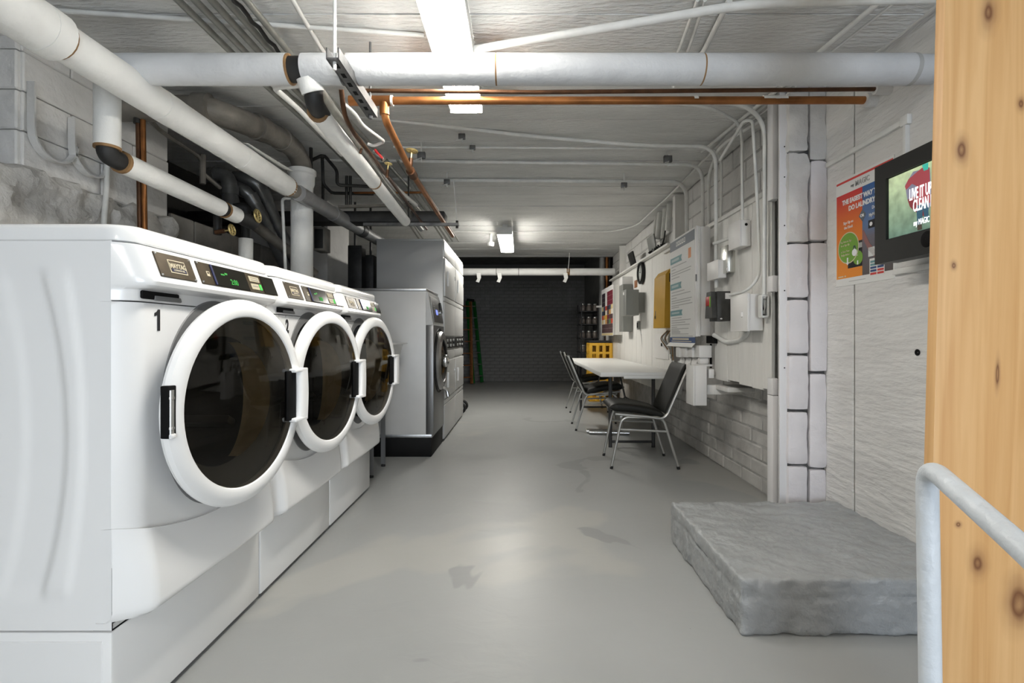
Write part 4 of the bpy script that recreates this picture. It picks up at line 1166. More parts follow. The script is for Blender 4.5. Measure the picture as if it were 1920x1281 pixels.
# stacked white service fittings under the cabinet
r = thing('service_fitting_row', 'row of white painted service fittings with rounded knuckles under the notice cabinet', 'fittings', W(1300, 690, 3.7))
for i, (px, d_) in enumerate(((1281, 3.95), (1293, 3.83), (1305, 3.71))):
    a = W(px, 651, d_); b = W(px, 670, d_)
    MB().box(a.x - .045, a.x + .10, d_ - .045, d_ + .045, b.z, a.z, .006).build('fitting_body', M['boxwhite'], r)
    c = W(px + 1, 677, d_)
    MB().tube(fillet([(c.x + .03, d_, b.z), (c.x + .03, d_ - .0, c.z - .02), (c.x - .02, d_ - .01, c.z - .005)], .03), .036, 14).build('knuckle', M['boxwhite'], r)
a, b = W(1311, 648, 3.56), W(1335, 671, 3.56)
MB().box(a.x, b.x, 3.56, 3.66, b.z, a.z, .005).build('fitting_body', M['boxwhite'], r)
a, b = W(1312, 670, 3.57), W(1331, 684, 3.57)
MB().box(a.x, b.x, 3.57, 3.64, b.z, a.z, .02).build('knuckle', M['boxwhite'], r)
MB().box(1.28, 1.36, 3.56, 4.1, .79, .805, .003).build('back_rail', M['boxwhite'], r)
MB().tube([W(1333, 645, 3.6), W(1333, 690, 3.6)], .008, 8).build('back_pipe', M['dark'], r)
MB().box(1.33, 1.36, 3.47, 3.60, .955, 1.008).build('gap_shade_block', M['dark'], r)  # solid black block stands in for shade in the gap under the cabinet
r = thing('boxed_riser', 'white boxed riser hanging below the service fittings, right of the chair back', 'duct', (1.24, 3.53, .52))
a, b = W(1302, 686, 3.46), W(1326, 761, 3.46)
MB().box(a.x - .004, b.x, 3.465, 3.62, b.z, a.z, .003).build('body', M['boxwhite'], r)
MB().box(a.x - .008, a.x + .006, 3.46, 3.61, b.z, a.z + .002, .002).build('front_board', M['boxwhite'], r)
tag(MB().box(*sorted((W(1327, 0, 3.5).x, W(1337, 0, 3.5).x)), 3.48, 3.56, zpy(709, 3.5), zpy(692, 3.5), .004).build('small_box', M['boxwhite']), 'tiny white box beside the boxed riser', 'box')
r = thing('bracket_shelf', 'short white board fixed below the planks beside the boxed riser', 'shelf', (1.42, 3.5, .60))
MB().box(W(1326, 0, 3.5).x, XR + .0, 3.50, 3.54, zpy(740, 3.5), zpy(722, 3.5), .003).build('board', M['plank'], r)
MB().box(1.36, XR, 3.30, 3.5, zpy(730, 3.5), zpy(722, 3.5), .003).build('brace', M['plank'], r)

# yellow cabinet, clock, grey boxes, poster and bits on the far board
XY = 1.30
r = thing('key_cabinet', 'yellow metal wall cabinet with vent slots beside the long notice', 'cabinet', (1.36, 4.9, 1.09))
y0, y1 = 4.55, 4.93
MB().prism([(XY, 1.085), (XQ, 1.085), (XQ, 1.62), (XY + .05, 1.62), (XY + .012, 1.57)], (0, y1, 0), (1, 0, 0), (0, 0, 1), y1 - y0).build('body', M['yellow'], r, smooth=False)
for i in range(3): MB().box(XY + .045 + i * .022, XY + .053 + i * .022, y0 - .002, y0 + .004, 1.50, 1.58).build('vent_slot', M['dark'], r)
MB().tube([(XY - .004, y1 - .08, 1.19), (XY + .01, y1 - .08, 1.19)], .018, 14).build('lock', M['chrome'], r)
MB().box(XY - .002, XY + .004, y1 - .086, y1 - .074, 1.20, 1.25).build('handle', M['chrome'], r)
cc = Vector((XQ - .012, 5.85, 1.745))
r = thing('wall_clock', 'round black rimmed wall clock on the white planks', 'clock', cc - Vector((0, 0, .127)))
MB().lathe([(.098, .01), (.104, .028), (.118, .032), (.128, .022), (.128, -.01), (.10, -.01)], cc, (-1, 0, 0), 40, True).build('rim', M['blackplastic'], r)
MB().lathe([(.001, .014), (.104, .012)], cc, (-1, 0, 0), 40).build('face', M['clockface'], r)
for k in range(12):
    a = math.pi * k / 6; dd = Vector((0, math.sin(a), math.cos(a)))
    MB().obox(cc + Vector((-.0155, 0, 0)) + dd * .083, (1, 0, 0), dd, Vector((1, 0, 0)).cross(dd), .0006, .010, .003).build('hour_mark', M['blackprint'], r)
MB().bar(cc + Vector((-.017, 0, 0)), cc + Vector((-.017, .045, .02)), .006, .001).build('hand', M['blackprint'], r)
MB().bar(cc + Vector((-.018, 0, 0)), cc + Vector((-.018, -.02, .07)), .004, .001).build('hand', M['blackprint'], r)
tag(MB().box(XQ - .006, XQ, 6.12, 6.26, 1.61, 1.70, .001).build('picture_card', M['ladwood']), 'small brown picture card partly behind the clock', 'picture')
r, d, df, z0, z1, xe = wallbox('breaker_box', 'protruding grey steel breaker box on the white planks', 1164, 1174, 1198, 543, 591, 1.20, 'box', M['greybox'])
MB().box(1.198, 1.2005, df - .2, df - .14, z1 - .05, z1 - .02).build('sticker', M['paper'], r)
MB().box(xe - .002, XQ, d + .03, df - .03, z0 + .03, z1 - .03).build('mount', M['greybox'], r)
MB().box(1.199, 1.2005, d + .10, d + .12, z0 + .06, z1 - .06).build('door_seam', M['dsteel'], r)
r, d, df, z0, z1, xe = wallbox('breaker_box', 'lower flat grey steel box behind the protruding breaker box', 1161, 1168, 1186, 533, 622, 1.29, 'box', M['greybox'], lid=False)
MB().box(1.285, 1.42, d + .02, d + .2, z1, z1 + .10, .004).build('wireway', M['boxwhite'], r)
r = thing('collage_poster', 'colourful photo collage poster at the far end of the white planks', 'poster', (1.28, 7.75, 1.0))
d = 7.62; x0 = 1.285
MB().box(x0, x0 + .005, 7.0, 8.0, 1.02, 1.74).build('sheet', M['paper'], r)
MB().box(x0 + .005, XQ + .0, 7.02, 7.98, 1.03, 1.73).build('back_board', M['plank'], r)
cols = [(.03, .02, .03), (.16, .015, .03), (.62, .5, .25), (.5, .06, .03), (.7, .42, .05), (.1, .2, .1), (.02, .02, .025), (.55, .3, .1), (.75, .7, .6), (.09, .05, .05), (.05, .07, .12)]
cm = [mat('collage_print', c_, .6) for c_ in cols]
random.seed(3)
for i in range(6):
    for k in range(9):
        yy = 7.02 + i * .158; zz = 1.06 + k * .068
        m_ = cm[1] if (k > 5 and i < 3) else cm[0] if (k > 5 and i > 3) else cm[9] if k < 2 else random.choice(cm)
        if k > 5 and i == 3: continue
        MB().box(x0 - .001, x0, yy, yy + .153, zz, zz + .066).build('photo', m_, r, smooth=False)
MB().box(x0 - .001, x0, 7.02, 7.98, 1.025, 1.055).build('yellow_strip', cm[2], r)
r = thing('wall_outlet', 'small grey outlet box with a cord below, on the white planks', 'outlet', (1.40, 5.95, 1.12))
d = 5.95
a, b = W(1197, 602, d), W(1206, 618, d)
MB().box(a.x, XQ, d, d + .09, b.z, a.z, .006).build('box', M['greybox'], r)
MB().box(a.x - .008, a.x, d + .02, d + .06, b.z + .02, a.z - .02, .003).build('plug', M['blackplastic'], r)
MB().tube(fillet([(a.x + .03, d, b.z), (a.x + .035, d - .05, .95), (a.x + .04, d - .1, .78), (a.x + .05, d - .25, .72)], .05), .009, 8).build('cord', M['greybox'], r)
r = thing('phone_plate', 'white wall plate with wires below the yellow cabinet', 'panel', (1.41, 4.95, .80))
MB().box(XQ - .01, XQ, 4.80, 5.30, .78, 1.03, .003).build('plate', M['boxwhite'], r)
MB().box(XQ - .06, XQ - .01, 4.80, 4.91, .90, .985, .006).build('jack_box', M['enamel2'], r)
MB().box(XQ - .063, XQ - .059, 4.83, 4.87, .91, .94, .001).build('jack', M['dark'], r)
random.seed(5)
for i in range(7):
    y_ = 4.58 + i * .03
    MB().tube(fillet([(XQ - .03, y_, 1.06), (XQ - .05 - .01 * i, y_ + random.uniform(-.06, .05), .99), (XQ - .03, y_ + random.uniform(-.05, .05), .90), (XQ - .02, y_ + random.uniform(-.05, .05), .76 + .02 * i)], .04), .005, 6).build('wire', M['greybox'] if i % 3 else M['rust'], r)
# things on the ledge of the far board
tag(MB().obox((XQ - .012, 6.35, 1.977), (.96, 0, .26), (0, 1, 0), (-.26, 0, .96), .010, .13, .095, .004).build('framed_print', M['blackplastic']), 'dark framed print leaning on the ledge above the clock', 'picture')
tag(MB().obox((XQ + .005, 5.45, 1.992), (.98, 0, .17), (0, 1, 0), (-.17, 0, .98), .008, .14, .105, .003).build('grey_panel', M['greybox']), 'small grey panel leaning on the ledge beside the black cable coil', 'panel')
r = thing('cable_coil', 'tangled black cable lying on the ledge above the yellow cabinet', 'cable', (XQ - .02, 5.1, 1.885))
pts = [(XQ - .015 + .02 * math.sin(i * 1.9), 4.95 + .022 * i, 1.901 + .028 * abs(math.sin(i * 1.3))) for i in range(26)]
MB().tube(pts, .008, 6).build('loops', M['blackplastic'], r)
MB().box(XQ - .035, XQ + .015, 5.22, 5.30, 1.886, 1.925, .006).build('plug', M['blackplastic'], r)
pts = [(XQ + .02, 5.2 + .01 * i, 1.9 + .012 * i) for i in range(9)]
MB().tube([(XQ, 5.1, 1.89), (XQ + .04, 5.12, 2.0), (XQ + .05, 5.1, 2.10)], .007, 6).build('lead', M['blackplastic'], r)
# painted pipe stubs above the ledge
for i, (yy, ln) in enumerate(((5.05, .26), (5.22, .30), (5.40, .28), (5.56, .30))):
    MB_ = MB().tube([(1.50, yy, 2.34), (1.49 - .005 * i, yy + .04, 2.34 - ln)], .022 if i % 2 else .03, 12)
    tag(MB_.build('pipe_stub', M['conduit'], angle=50), ('first', 'second', 'third', 'fourth')[i] + ' painted pipe stub in the ceiling corner, counting from the notice cabinet', 'pipe', 'pipe stubs above the ledge')

# near wall: raceway, poster, kiosk
r = thing('cable_raceway', 'white cable raceway running along the near wall above the red poster', 'raceway', (XR - .01, 2.2, 1.6))
a, b = atX(1553, 311, XR), atX(1703, 226, XR)
MB().bar(a + Vector((-.007, 0, 0)), b + Vector((-.007, 0, 0)), .016, .022, up=(0, 0, 1), bev=.002).build('channel', M['conduit'], r)
MB().bar(b + Vector((-.007, 0, .012)), atX(1703, 480, XR) + Vector((-.007, 0, 0)), .022, .016, up=(0, 1, 0), bev=.002).build('channel', M['conduit'], r)
MB().box(XR - .02, XR, b.y - .02, b.y + .02, b.z - .02, b.z + .02, .003).build('corner_piece', M['conduit'], r)
MB().box(XR - .016, XR, 1.2, atX(1680, 520, XR).y, 1.255, 1.277, .002).build('channel', M['conduit'], r)
hole = atX(1721, 661, XR)
tag(MB().lathe([(.012, -.002), (.013, .003), (.009, .003), (.008, -.002)], hole, (-1, 0, 0), 16, True).lathe([(.001, .0005), (.009, .0005)], hole, (-1, 0, 0), 16).build('wall_anchor_hole', M['dark']), 'small round dark anchor hole in the white near wall', 'hole')

PY0, PY1 = atX(1678, 0, XR).y, atX(1569, 0, XR).y
PW = PY1 - PY0; PZ1 = 1.754; PZ0 = 1.243; PH = PZ1 - PZ0
po = thing('poster', 'red, orange and blue laundry poster on the near wall behind the black kiosk', 'poster', (XR, (PY0 + PY1) / 2, PZ0))
def pp(u, v, off=.003): return Vector((XR - off, PY1 - u * PW, PZ1 - v * PH))
def prect(name, u0, u1, v0, v1, m, off=.0032, th=.0004):
    return MB().box(XR - off - th, XR - off, PY1 - u1 * PW, PY1 - u0 * PW, PZ1 - v1 * PH, PZ1 - v0 * PH).build(name, m, po, smooth=False)
def ppoly(name, pts, m, off=.0036):
    return MB().prism([(u * PW, -v * PH) for u, v in pts], (XR - off, PY1, PZ1), U, V, .0004).build(name, m, po, smooth=False)
def pcirc(name, u, v, ru, m, off, n=40):
    return ppoly(name, [(u + ru * math.cos(2 * math.pi * k / n), v + ru * PW / PH * math.sin(2 * math.pi * k / n)) for k in range(n)][::-1], m, off)
prect('sheet', 0, 1, 0, 1, M['paper'], 0.0, .003)
prect('red_stripe', .01, .985, .022, .042, M['redprint'])
prect('left_field', .012, .495, .145, .93, gradient('red_to_orange_print', [(0, (.78, .27, .03)), (.55, (.72, .20, .03)), (1, (.60, .035, .04))], 2, PH * .07, PH * .855))
prect('right_field', .495, .985, .145, .93, gradient('blue_to_grey_print', [(0, (.10, .085, .08)), (.42, (.16, .15, .18)), (.55, (.13, .20, .36)), (1, (.035, .11, .30))], 2, PH * .07, PH * .855))
T('my', .018, M['ink'], po, pp(.29, .105, .0045), U, V, bold=.0003)
T('MAGIC', .034, M['lightink'], po, pp(.37, .115, .0045), U, V, bold=.0006, sx=.9)
T('THE EASIEST WAY TO', .031, M['whiteprint'], po, pp(.13, .245, .0045), U, V, bold=.0012, sx=.82)
T('DO LAUNDRY', .031, M['whiteprint'], po, pp(.25, .315, .0045), U, V, bold=.0012, sx=.88)
T('Sign Up on', .019, M['whiteprint'], po, pp(.15, .43, .0045), U, V, sx=.85)
T('the Kiosk', .019, M['whiteprint'], po, pp(.165, .475, .0045), U, V, sx=.85)
ppoly('diamond', [(.50, .345), (.435, .40), (.50, .455), (.565, .40)], M['slate'], .0042)
T('OR', .019, M['whiteprint'], po, pp(.462, .413, .0050), U, V, bold=.0003, sx=.95)
T('Download', .021, M['whiteprint'], po, pp(.66, .375, .0045), U, V, sx=.85)
T('MyMagic', .021, M['whiteprint'], po, pp(.61, .435, .0045), U, V, bold=.0003, sx=.85)
prect('app_badge', .60, .90, .465, .535, M['blackprint'], .0042)
pcirc('app_badge_mark', .645, .50, .024, M['whiteprint'], .0046, 16)
ppoly('photo_arm', [(.50, .54), (.52, .53), (.62, .66), (.80, .80), (.80, .86), (.60, .72), (.51, .61)], mat('brownish_photo_print', (.28, .13, .12), .6), .0042)
prect('tablet', .235, .495, .615, .845, M['blackprint'], .0040)
prect('tablet_screen', .26, .495, .635, .68, M['lightink'], .0044)
pcirc('small_disc', .42, .765, .085, M['greenprint'], .0046)
T('Tap Here', .0055, M['whiteprint'], po, pp(.37, .745, .0054), U, V)
ppoly('small_arrow', [(.41, .79), (.43, .79), (.43, .815), (.44, .815), (.42, .828), (.40, .815), (.41, .815)][::-1], M['whiteprint'], .0054)
pcirc('disc_border', .245, .655, .195, M['cream'], .0048)
pcirc('disc', .245, .655, .183, M['greenprint'], .0054)
for i, (t_, u, v) in enumerate((('Tap Here to Sign', .10, .600), ('In or Sign Up', .11, .632), ('or Scan Your', .11, .690), ('Badge Below', .115, .722))):
    T(t_, .0135, M['cream'], po, pp(u, v, .0062), U, V, sx=.86)
ppoly('arrow', [(.225, .745), (.25, .745), (.25, .79), (.268, .79), (.238, .815), (.208, .79), (.225, .79)][::-1], M['whiteprint'], .0062)
pcirc('tag_disc', .365, .71, .045, M['whiteprint'], .0062, 20)
ppoly('tag_loop', [(.335, .69), (.35, .65), (.38, .65), (.395, .69), (.38, .68), (.37, .66), (.36, .66), (.35, .68)][::-1], M['navy'], .0064)
prect('code_panel', .60, .72, .70, .78, M['paper'], .0042)
prect('phone_picture', .62, .86, .80, .95, M['paper'], .0040)
for i in range(5):
    for k in range(2):
        prect('phone_tile', .635 + .115 * k, .735 + .115 * k, .82 + i * .026, .838 + i * .026, (M['teal'], M['blueprint'], M['redprint'])[min(2, i // 2 + k * (i > 2))], .0046)
for u in (.05, .085, .12, .17): prect('footer_mark', u, u + .028, .905, .918, M['cream'], .0040)
prect('fine_print', .25, .55, .962, .967, M['lightink'], .0034)

# wall-mounted kiosk
XK = 1.385
ky1 = F * XK / (1640 - VX); ky0 = 1.34
kz0, kz1 = 1.283, 1.662
ki = thing('payment_kiosk', 'black wall mounted kiosk with a lit advertising screen, beside the wooden post', 'kiosk', (XK + .08, 1.65, kz0))
sy1 = F * XK / (1661 - VX); sy0 = 1.475; sz0 = 1.369; sz1 = 1.601
m = MB()
for (a, b, c, d_) in ((ky0, ky1, sz1, kz1), (ky0, ky1, kz0, sz0), (sy1, ky1, sz0, sz1), (ky0, sy0, sz0, sz1)):
    m.box(XK, XK + .03, a, b, c, d_, .0)
m.build('bezel', M['blackplastic'], ki, smooth=False)
MB().box(XK + .012, XK + .085, ky0 + .01, ky1 - .01, kz0 + .004, kz1 - .004, .01).build('housing', M['blackplastic'], ki)
MB().box(XK + .085, XR, 1.45, 1.80, 1.33, 1.60, .006).build('wall_bracket', M['blackplastic'], ki)
SW = sy1 - sy0; SH = sz1 - sz0
scr = MB().box(XK + .008, XK + .012, sy0 + .004, sy1 - .004, sz0 + .003, sz1 - .003).build('screen', gradient('lit_screen_picture', [(0, (.10, .17, .13)), (.45, (.22, .30, .20)), (1, (.42, .50, .30))], 2, sz0 - kz0, sz1 - kz0, .25, .55, .5, 26), ki, smooth=False)
def em(name, c_, s=.55): return mat(name, c_, .4, emit=c_, es=s)
XS = XK + .008
def spoly(name, pts, m_, off=.001):
    return MB().prism([(u * .48 * SW, -v * SH) for u, v in pts][::-1], (XS - off, sy1, sz1), U, V, .0003).build(name, m_, scr, smooth=False)
maroon, skyb, jean, tealm, pinkish = em('screen_maroon', (.16, .022, .028)), em('screen_lilac', (.16, .16, .22)), em('screen_denim', (.02, .07, .11)), em('screen_teal', (.03, .35, .28)), em('screen_red', (.25, .04, .05))
spoly('picture_umbrella', [(.42, .22), (.60, .06), (.95, .10), (1.0, .60), (.88, .80), (.62, .66), (.47, .45)], skyb, .0010)
spoly('picture_umbrella_panel', [(.48, .46), (.62, .44), (.90, .60), (.85, .80), (.64, .68), (.53, .58)], maroon, .0014)
spoly('picture_jacket', [(.42, .24), (.50, .15), (.66, .10), (.80, .06), (.95, .10), (.97, .62), (.70, .62), (.68, .30), (.58, .24), (.45, .30)], pinkish, .0018)
spoly('picture_trousers', [(.68, .60), (.92, .60), (.94, .86), (.86, .86), (.82, .68), (.79, .90), (.70, .90)], jean, .0022)
spoly('picture_boot', [(.70, .88), (.79, .88), (.80, .98), (.70, .98)], em('screen_brown', (.04, .03, .02)), .0022)
spoly('picture_hair', [(.80, .02), (.93, .02), (.93, .12), (.84, .12)], tealm, .0024)
ew = em('screen_white_text', (.8, .8, .8), .8)
T('LIVE IT UP', .058, ew, scr, Vector((XS - .004, sy1 - .255 * SW, sz1 - .49 * SH)), U, V, bold=.0008, sx=.38)
T('CLEAN IT UP', .058, ew, scr, Vector((XS - .004, sy1 - .295 * SW, sz1 - .68 * SH)), U, V, bold=.0008, sx=.38)
T('my MAGIC', .030, ew, scr, Vector((XS - .004, sy1 - .30 * SW, sz1 - .90 * SH)), U, V, sx=.5)
MB().lathe([(.001, .004), (.02, .004), (.026, .0), (.03, -.002)], (XK - .001, F * XK / (1738 - VX), sz0 - .035), (-1, 0, 0), 24).build('sensor_button', M['dark'], ki)

# wooden post and railing near the camera
xa = .80
knots = []
PX0 = .915
for px, py, rx, rz in ((1815, 22, .011, .026), (1772, 282, .009, .016), (1881, 194, .006, .010), (1822, 1056, .011, .018), (1902, 1132, .016, .032), (1784, 985, .004, .004), (1763, 500, .004, .006), (1850, 700, .003, .02)):
    p = W(px, py, .99); knots.append((p.x - PX0, p.z, rx * 2.1, rz * 2.1))
o = MB().box(.794, 1.03, .99, 1.014, 0, 2.23, .003).build('wooden_post', cedar(knots), angle=40)
o.rotation_euler = (0, math.radians(1.5), 0)
tag(o, 'knotty pale pine post close to the camera, in front of the kiosk', 'post')
r = thing('handrail', 'pale grey painted pipe handrail with a bent corner in front of the wooden post', 'railing', (.72, .88, 0))
p1 = W(1738, 875, .87)
pts = [Vector((p1.x + .004, .86, 0)), Vector((p1.x, .87, p1.z + .004)), W(1932, 1042, .63), W(2150, 1250, .45)]
MB().tube(fillet([pts[0], pts[1], pts[2], pts[3]], .045, 8), .0165, 20).build('tube', M['rail'], r, angle=60)
MB().lathe([(.0165, .012), (.045, .01), (.05, .0), (.0, .0)], pts[0], (0, 0, 1), 24).build('floor_flange', M['rail'], r)

# ----------------------------------------------------------------------------
# table and chairs
# ----------------------------------------------------------------------------
TX0, TX1, TY0, TY1, TZ = .675, 1.345, 4.27, 7.12, .70
t = thing('folding_table', 'long white folding table standing along the right wall', 'table', ((TX0 + TX1) / 2, (TY0 + TY1) / 2, 0))
MB().box(TX0, TX1, TY0, TY1, TZ - .042, TZ, .010, 2).build('tabletop', M['table'], t)
MB().box(TX0 + .2, TX1 - .0, TY0 + .0, TY0 + .02, TZ - .058, TZ - .03, .006).build('lip', M['table'], t)
for yy, nm in ((4.55, 'near'), (6.80, 'far')):
    for xx in (.81, 1.20):
        MB().tube([(xx, yy, 0), (xx, yy, TZ - .04)], .017, 12).build('leg', M['tleg'], t)
    MB().tube([(.81, yy, .05), (1.20, yy, .05)], .012, 8).build('foot_bar', M['tleg'], t)
    MB().tube([(.81, yy, .36), (1.20, yy, .36)], .010, 8).build('cross_bar', M['tleg'], t)
s_ = 1
for yy, y2 in ((4.55, 5.15), (6.80, 6.20)):
    MB().tube([(.81, yy, .30), (1.005, (yy + y2) / 2, .42), (1.20, yy, .30)], .009, 8).build('brace', M['tleg'], t)
    MB().tube([(1.005, (yy + y2) / 2, .42), (1.005, y2, TZ - .045)], .009, 8).build('brace', M['tleg'], t)

def make_chair():
    r = thing('stacking_chair', 'x', 'chair', (0, 0, 0), 'black vinyl chairs around the white table')
    hw = .215
    # seat cushion: rounded slab, front at -x
    def cushion(u, v):
        a = 2 * math.pi * u
        x = -.27 + .42 * v
        th = .038 * min(1, (math.sin(min(1, v * 5) * math.pi / 2)) ** .6 + .08) * min(1, .15 + (1 - v) * 12) 
        yy = math.copysign(abs(math.cos(a)) ** .28, math.cos(a)) * (hw - .012) * (1 if v > .06 else .93)
        zz = math.copysign(abs(math.sin(a)) ** .55, math.sin(a)) * th
        return Vector((x, yy, .462 - .075 * v * v * .6 - .018 * v + zz + .010 * math.sin(v * math.pi)))
    m = MB(); m.grid(cushion, 40, 18)
    n = 41
    m.f.append(tuple(range(0, 40))); m.f.append(tuple(18 * n + i for i in range(40)))
    m.build('seat', M['vinyl'], r, angle=60)
    def back(u, v):
        a = 2 * math.pi * u
        p = Vector((.165 + .155 * v, 0, .415 + .375 * v))
        nrm = Vector((-.375, 0, .155)).normalized()
        wd_ = (hw - .012) * (1 - .05 * v)
        yy = math.copysign(abs(math.cos(a)) ** .25, math.cos(a)) * wd_
        th = .021 * math.copysign(abs(math.sin(a)) ** .6, math.sin(a)) * (1 if .02 < v < .98 else .55)
        return p + nrm * th + Vector((0, yy, 0)) + nrm * .006
    m = MB(); m.grid(back, 40, 14)
    m.f.append(tuple(range(0, 40))); m.f.append(tuple(14 * n + i for i in range(40)))
    m.build('backrest', M['vinyl'], r, angle=60)
    for s in (-1, 1):
        y_ = s * hw
        MB().tube(fillet([(-.225, y_, .417), (.03, y_, .395), (.150, y_, .376), (.335, y_, .80)], .09, 8), .0105, 12).build('side_rail', M['alum'], r, angle=60)
        yb = s * (hw - .004)
        for xa_, za_, xb_ in ((-.175, .405, -.255), (.135, .392, .250)):
            l = MB().tube(fillet([(0 if xa_ < 0 else -.02, yb, .392), (xa_, yb, .392), (xb_, yb, .014)], .06, 8), .0105, 12).build('leg', M['alum'], r, angle=60)
            MB().tube([(xb_ + (.003 if xb_ < 0 else -.003), yb, .022), (xb_, yb, 0)], .0118, 10).build('foot_cap', M['rubber'], l)
        MB().tube([(-.197, yb, .300), (.164, yb, .285)], .009, 10).build('stretcher', M['alum'], r)
    for xx, zz in ((-.18, .395), (.12, .384)):
        MB().tube([(xx, -hw, zz), (xx, hw, zz)], .009, 10).build('seat_bar', M['alum'], r)
    MB().tube([(-.18, -hw, .392), (0, 0, .35), (-.18, hw, .392)], .008, 8).build('cross_brace', M['alum'], r)
    return r
ch = make_chair()
for o, loc, rz, lab in ((ch, (.945, 4.005, 0), -1.5, 'black vinyl chair standing sideways in front of the near end of the table'),
                        (copy_tree(ch), (.835, 5.555, 0), 180, 'black vinyl chair tucked under the long side of the table, nearer one'),
                        (copy_tree(ch), (.89, 6.83, 0), 182, 'farther black vinyl chair tucked under the long side of the table')):
    o.location = loc; o.rotation_euler = (0, 0, math.radians(rz)); o['label'] = lab

# chrome tube and bag on the floor under the table
r = thing('chrome_rail', 'long chrome rail lying on the floor under the table', 'rail', (.95, 5.5, 0))
for k in range(2): MB().tube([(.68 + .02 * k, 5.22 - .07 * k, .022), (1.08 + .02 * k, 5.17 - .07 * k, .022)], .022, 14).build('tube', M['chrome'], r)
# yellow crates stacked at the far end of the table
random.seed(11)
def crate(z0, label):
    x0, x1, y0, y1, h = 1.055, 1.415, 7.75, 8.10, .30
    r = thing('milk_crate', label, 'crate', ((x0 + x1) / 2, (y0 + y1) / 2, z0), 'yellow crates')
    t_ = .014
    for (a, b, c, d_) in ((x0, x1, y0, y0 + t_), (x0, x1, y1 - t_, y1), (x0, x0 + t_, y0, y1), (x1 - t_, x1, y0, y1)):
        for (za, zb) in ((0, .045), (.125, .165), (.255, .30)):
            MB().box(a, b, c, d_, z0 + za + .001, z0 + zb - .001, .003).build('rail', M['crate'], r)
    for fx in (0, .34, .66, 1.0):
        xx = x0 + fx * (x1 - x0 - .05)
        for yy in (y0 - .001, y1 - t_ + .001):
            MB().box(xx, xx + .05, yy, yy + t_, z0 + .001, z0 + h - .001, .003).build('upright', M['crate'], r)
    for fy in (.3, .7):
        yy = y0 + fy * (y1 - y0)
        for xx in (x0 - .001, x1 - t_ + .001): MB().box(xx, xx + t_, yy, yy + .05, z0 + .001, z0 + h - .001, .003).build('upright', M['crate'], r)
    MB().box(x0, x1, y0, y1, z0 + .001, z0 + .012).build('bottom', M['crate'], r)
for i, lab in enumerate(('yellow plastic crate at the bottom of the stack, on the floor', 'yellow plastic crate in the middle of the stack behind the table', 'yellow plastic crate at the top of the stack behind the table')):
    crate(.001 + i * .303, lab)
r = thing('dark_tray', 'flat dark tray lying on the topmost yellow crate', 'tray', (1.20, 7.95, .911))
MB().box(1.06, 1.38, 7.76, 8.08, .911, .922, .004).build('base', M['shelfdark'], r)
for a in ((1.06, 1.38, 7.76, 7.77), (1.06, 1.38, 8.07, 8.08), (1.06, 1.07, 7.76, 8.08), (1.37, 1.38, 7.76, 8.08)): MB().box(*a, .92, .945).build('rim', M['shelfdark'], r)

# ----------------------------------------------------------------------------
# far end: shelf of jars, pipes, ladders, hand truck
# ----------------------------------------------------------------------------
r = thing('jar_shelf', 'dark narrow shelf rack with glass jars at the far end', 'shelf', (1.28, 9.4, 0))
for xx in (1.10, 1.40):
    for yy in (9.2, 9.8): MB().box(xx, xx + .02, yy, yy + .02, 0, 1.62).build('upright', M['shelfdark'], r)
SHZ = (.70, .96, 1.22, 1.46)
for z in SHZ: MB().box(1.09, 1.42, 9.19, 9.83, z, z + .018, .002).build('shelf_board', M['shelfdark'], r)
random.seed(21)
rows = ('bottom shelf', 'second shelf', 'third shelf', 'top shelf')
spots = ('near end', 'middle', 'far end')
jar0 = None
for si, z in enumerate(SHZ):
    for k in range(3):
        x = 1.14 + .115 * k
        if jar0 is None:
            jar0 = thing('glass_jar', 'x', 'jar', (0, 0, 0), 'glass jars on the dark rack')
            MB().lathe([(.001, 0), (.046, .002), (.05, .012), (.05, .085), (.036, .105), (.036, .118), (.03, .118)], (0, 0, 0), (0, 0, 1), 18).build('body', M['glassjar'], jar0, angle=60)
            MB().lathe([(.001, .135), (.036, .134), (.038, .128), (.038, .114)], (0, 0, 0), (0, 0, 1), 16).build('lid', M['alum'], jar0, angle=60)
            o = jar0
        else: o = copy_tree(jar0)
        o.location = (x, 9.28 + random.uniform(-.03, .03), z + .0185)
        o['label'] = f'smoky glass jar with metal lid on the {rows[si]} of the dark rack, {("inner", "middle", "wall side")[k]}'
r = thing('duct_pipe', 'grey vertical duct pipe at the far corner behind the yellow crates', 'pipe', W(1129, 700, 8.6))
MB().tube([(W(1129, 0, 8.6).x, 8.6, 0), (W(1129, 0, 8.6).x, 8.6, 2.62)], .05, 18).build('run', M['greyduct'], r)
MB().tube([W(1129, 577, 8.6), W(1129, 573, 8.6)], .054, 18).build('clamp', M['paper'], r)
MB().bar(W(1118, 575, 8.57), W(1140, 575, 8.57), .006, .03).build('strap', M['paper'], r)
x = W(1138, 0, 8.55).x
tag(MB().tube([(x, 8.55, 0), (x, 8.55, 2.62)], .026, 12).build('copper_pipe', M['copper'], angle=50), 'vertical copper pipe in the far corner beside the grey duct', 'pipe')
x = W(1143, 0, 8.52).x
tag(MB().tube([(x, 8.52, 0), (x, 8.52, 2.62)], .016, 12).build('conduit', M['blackpipe'], angle=50), 'thin black vertical pipe in the far corner beside the copper pipe', 'pipe')

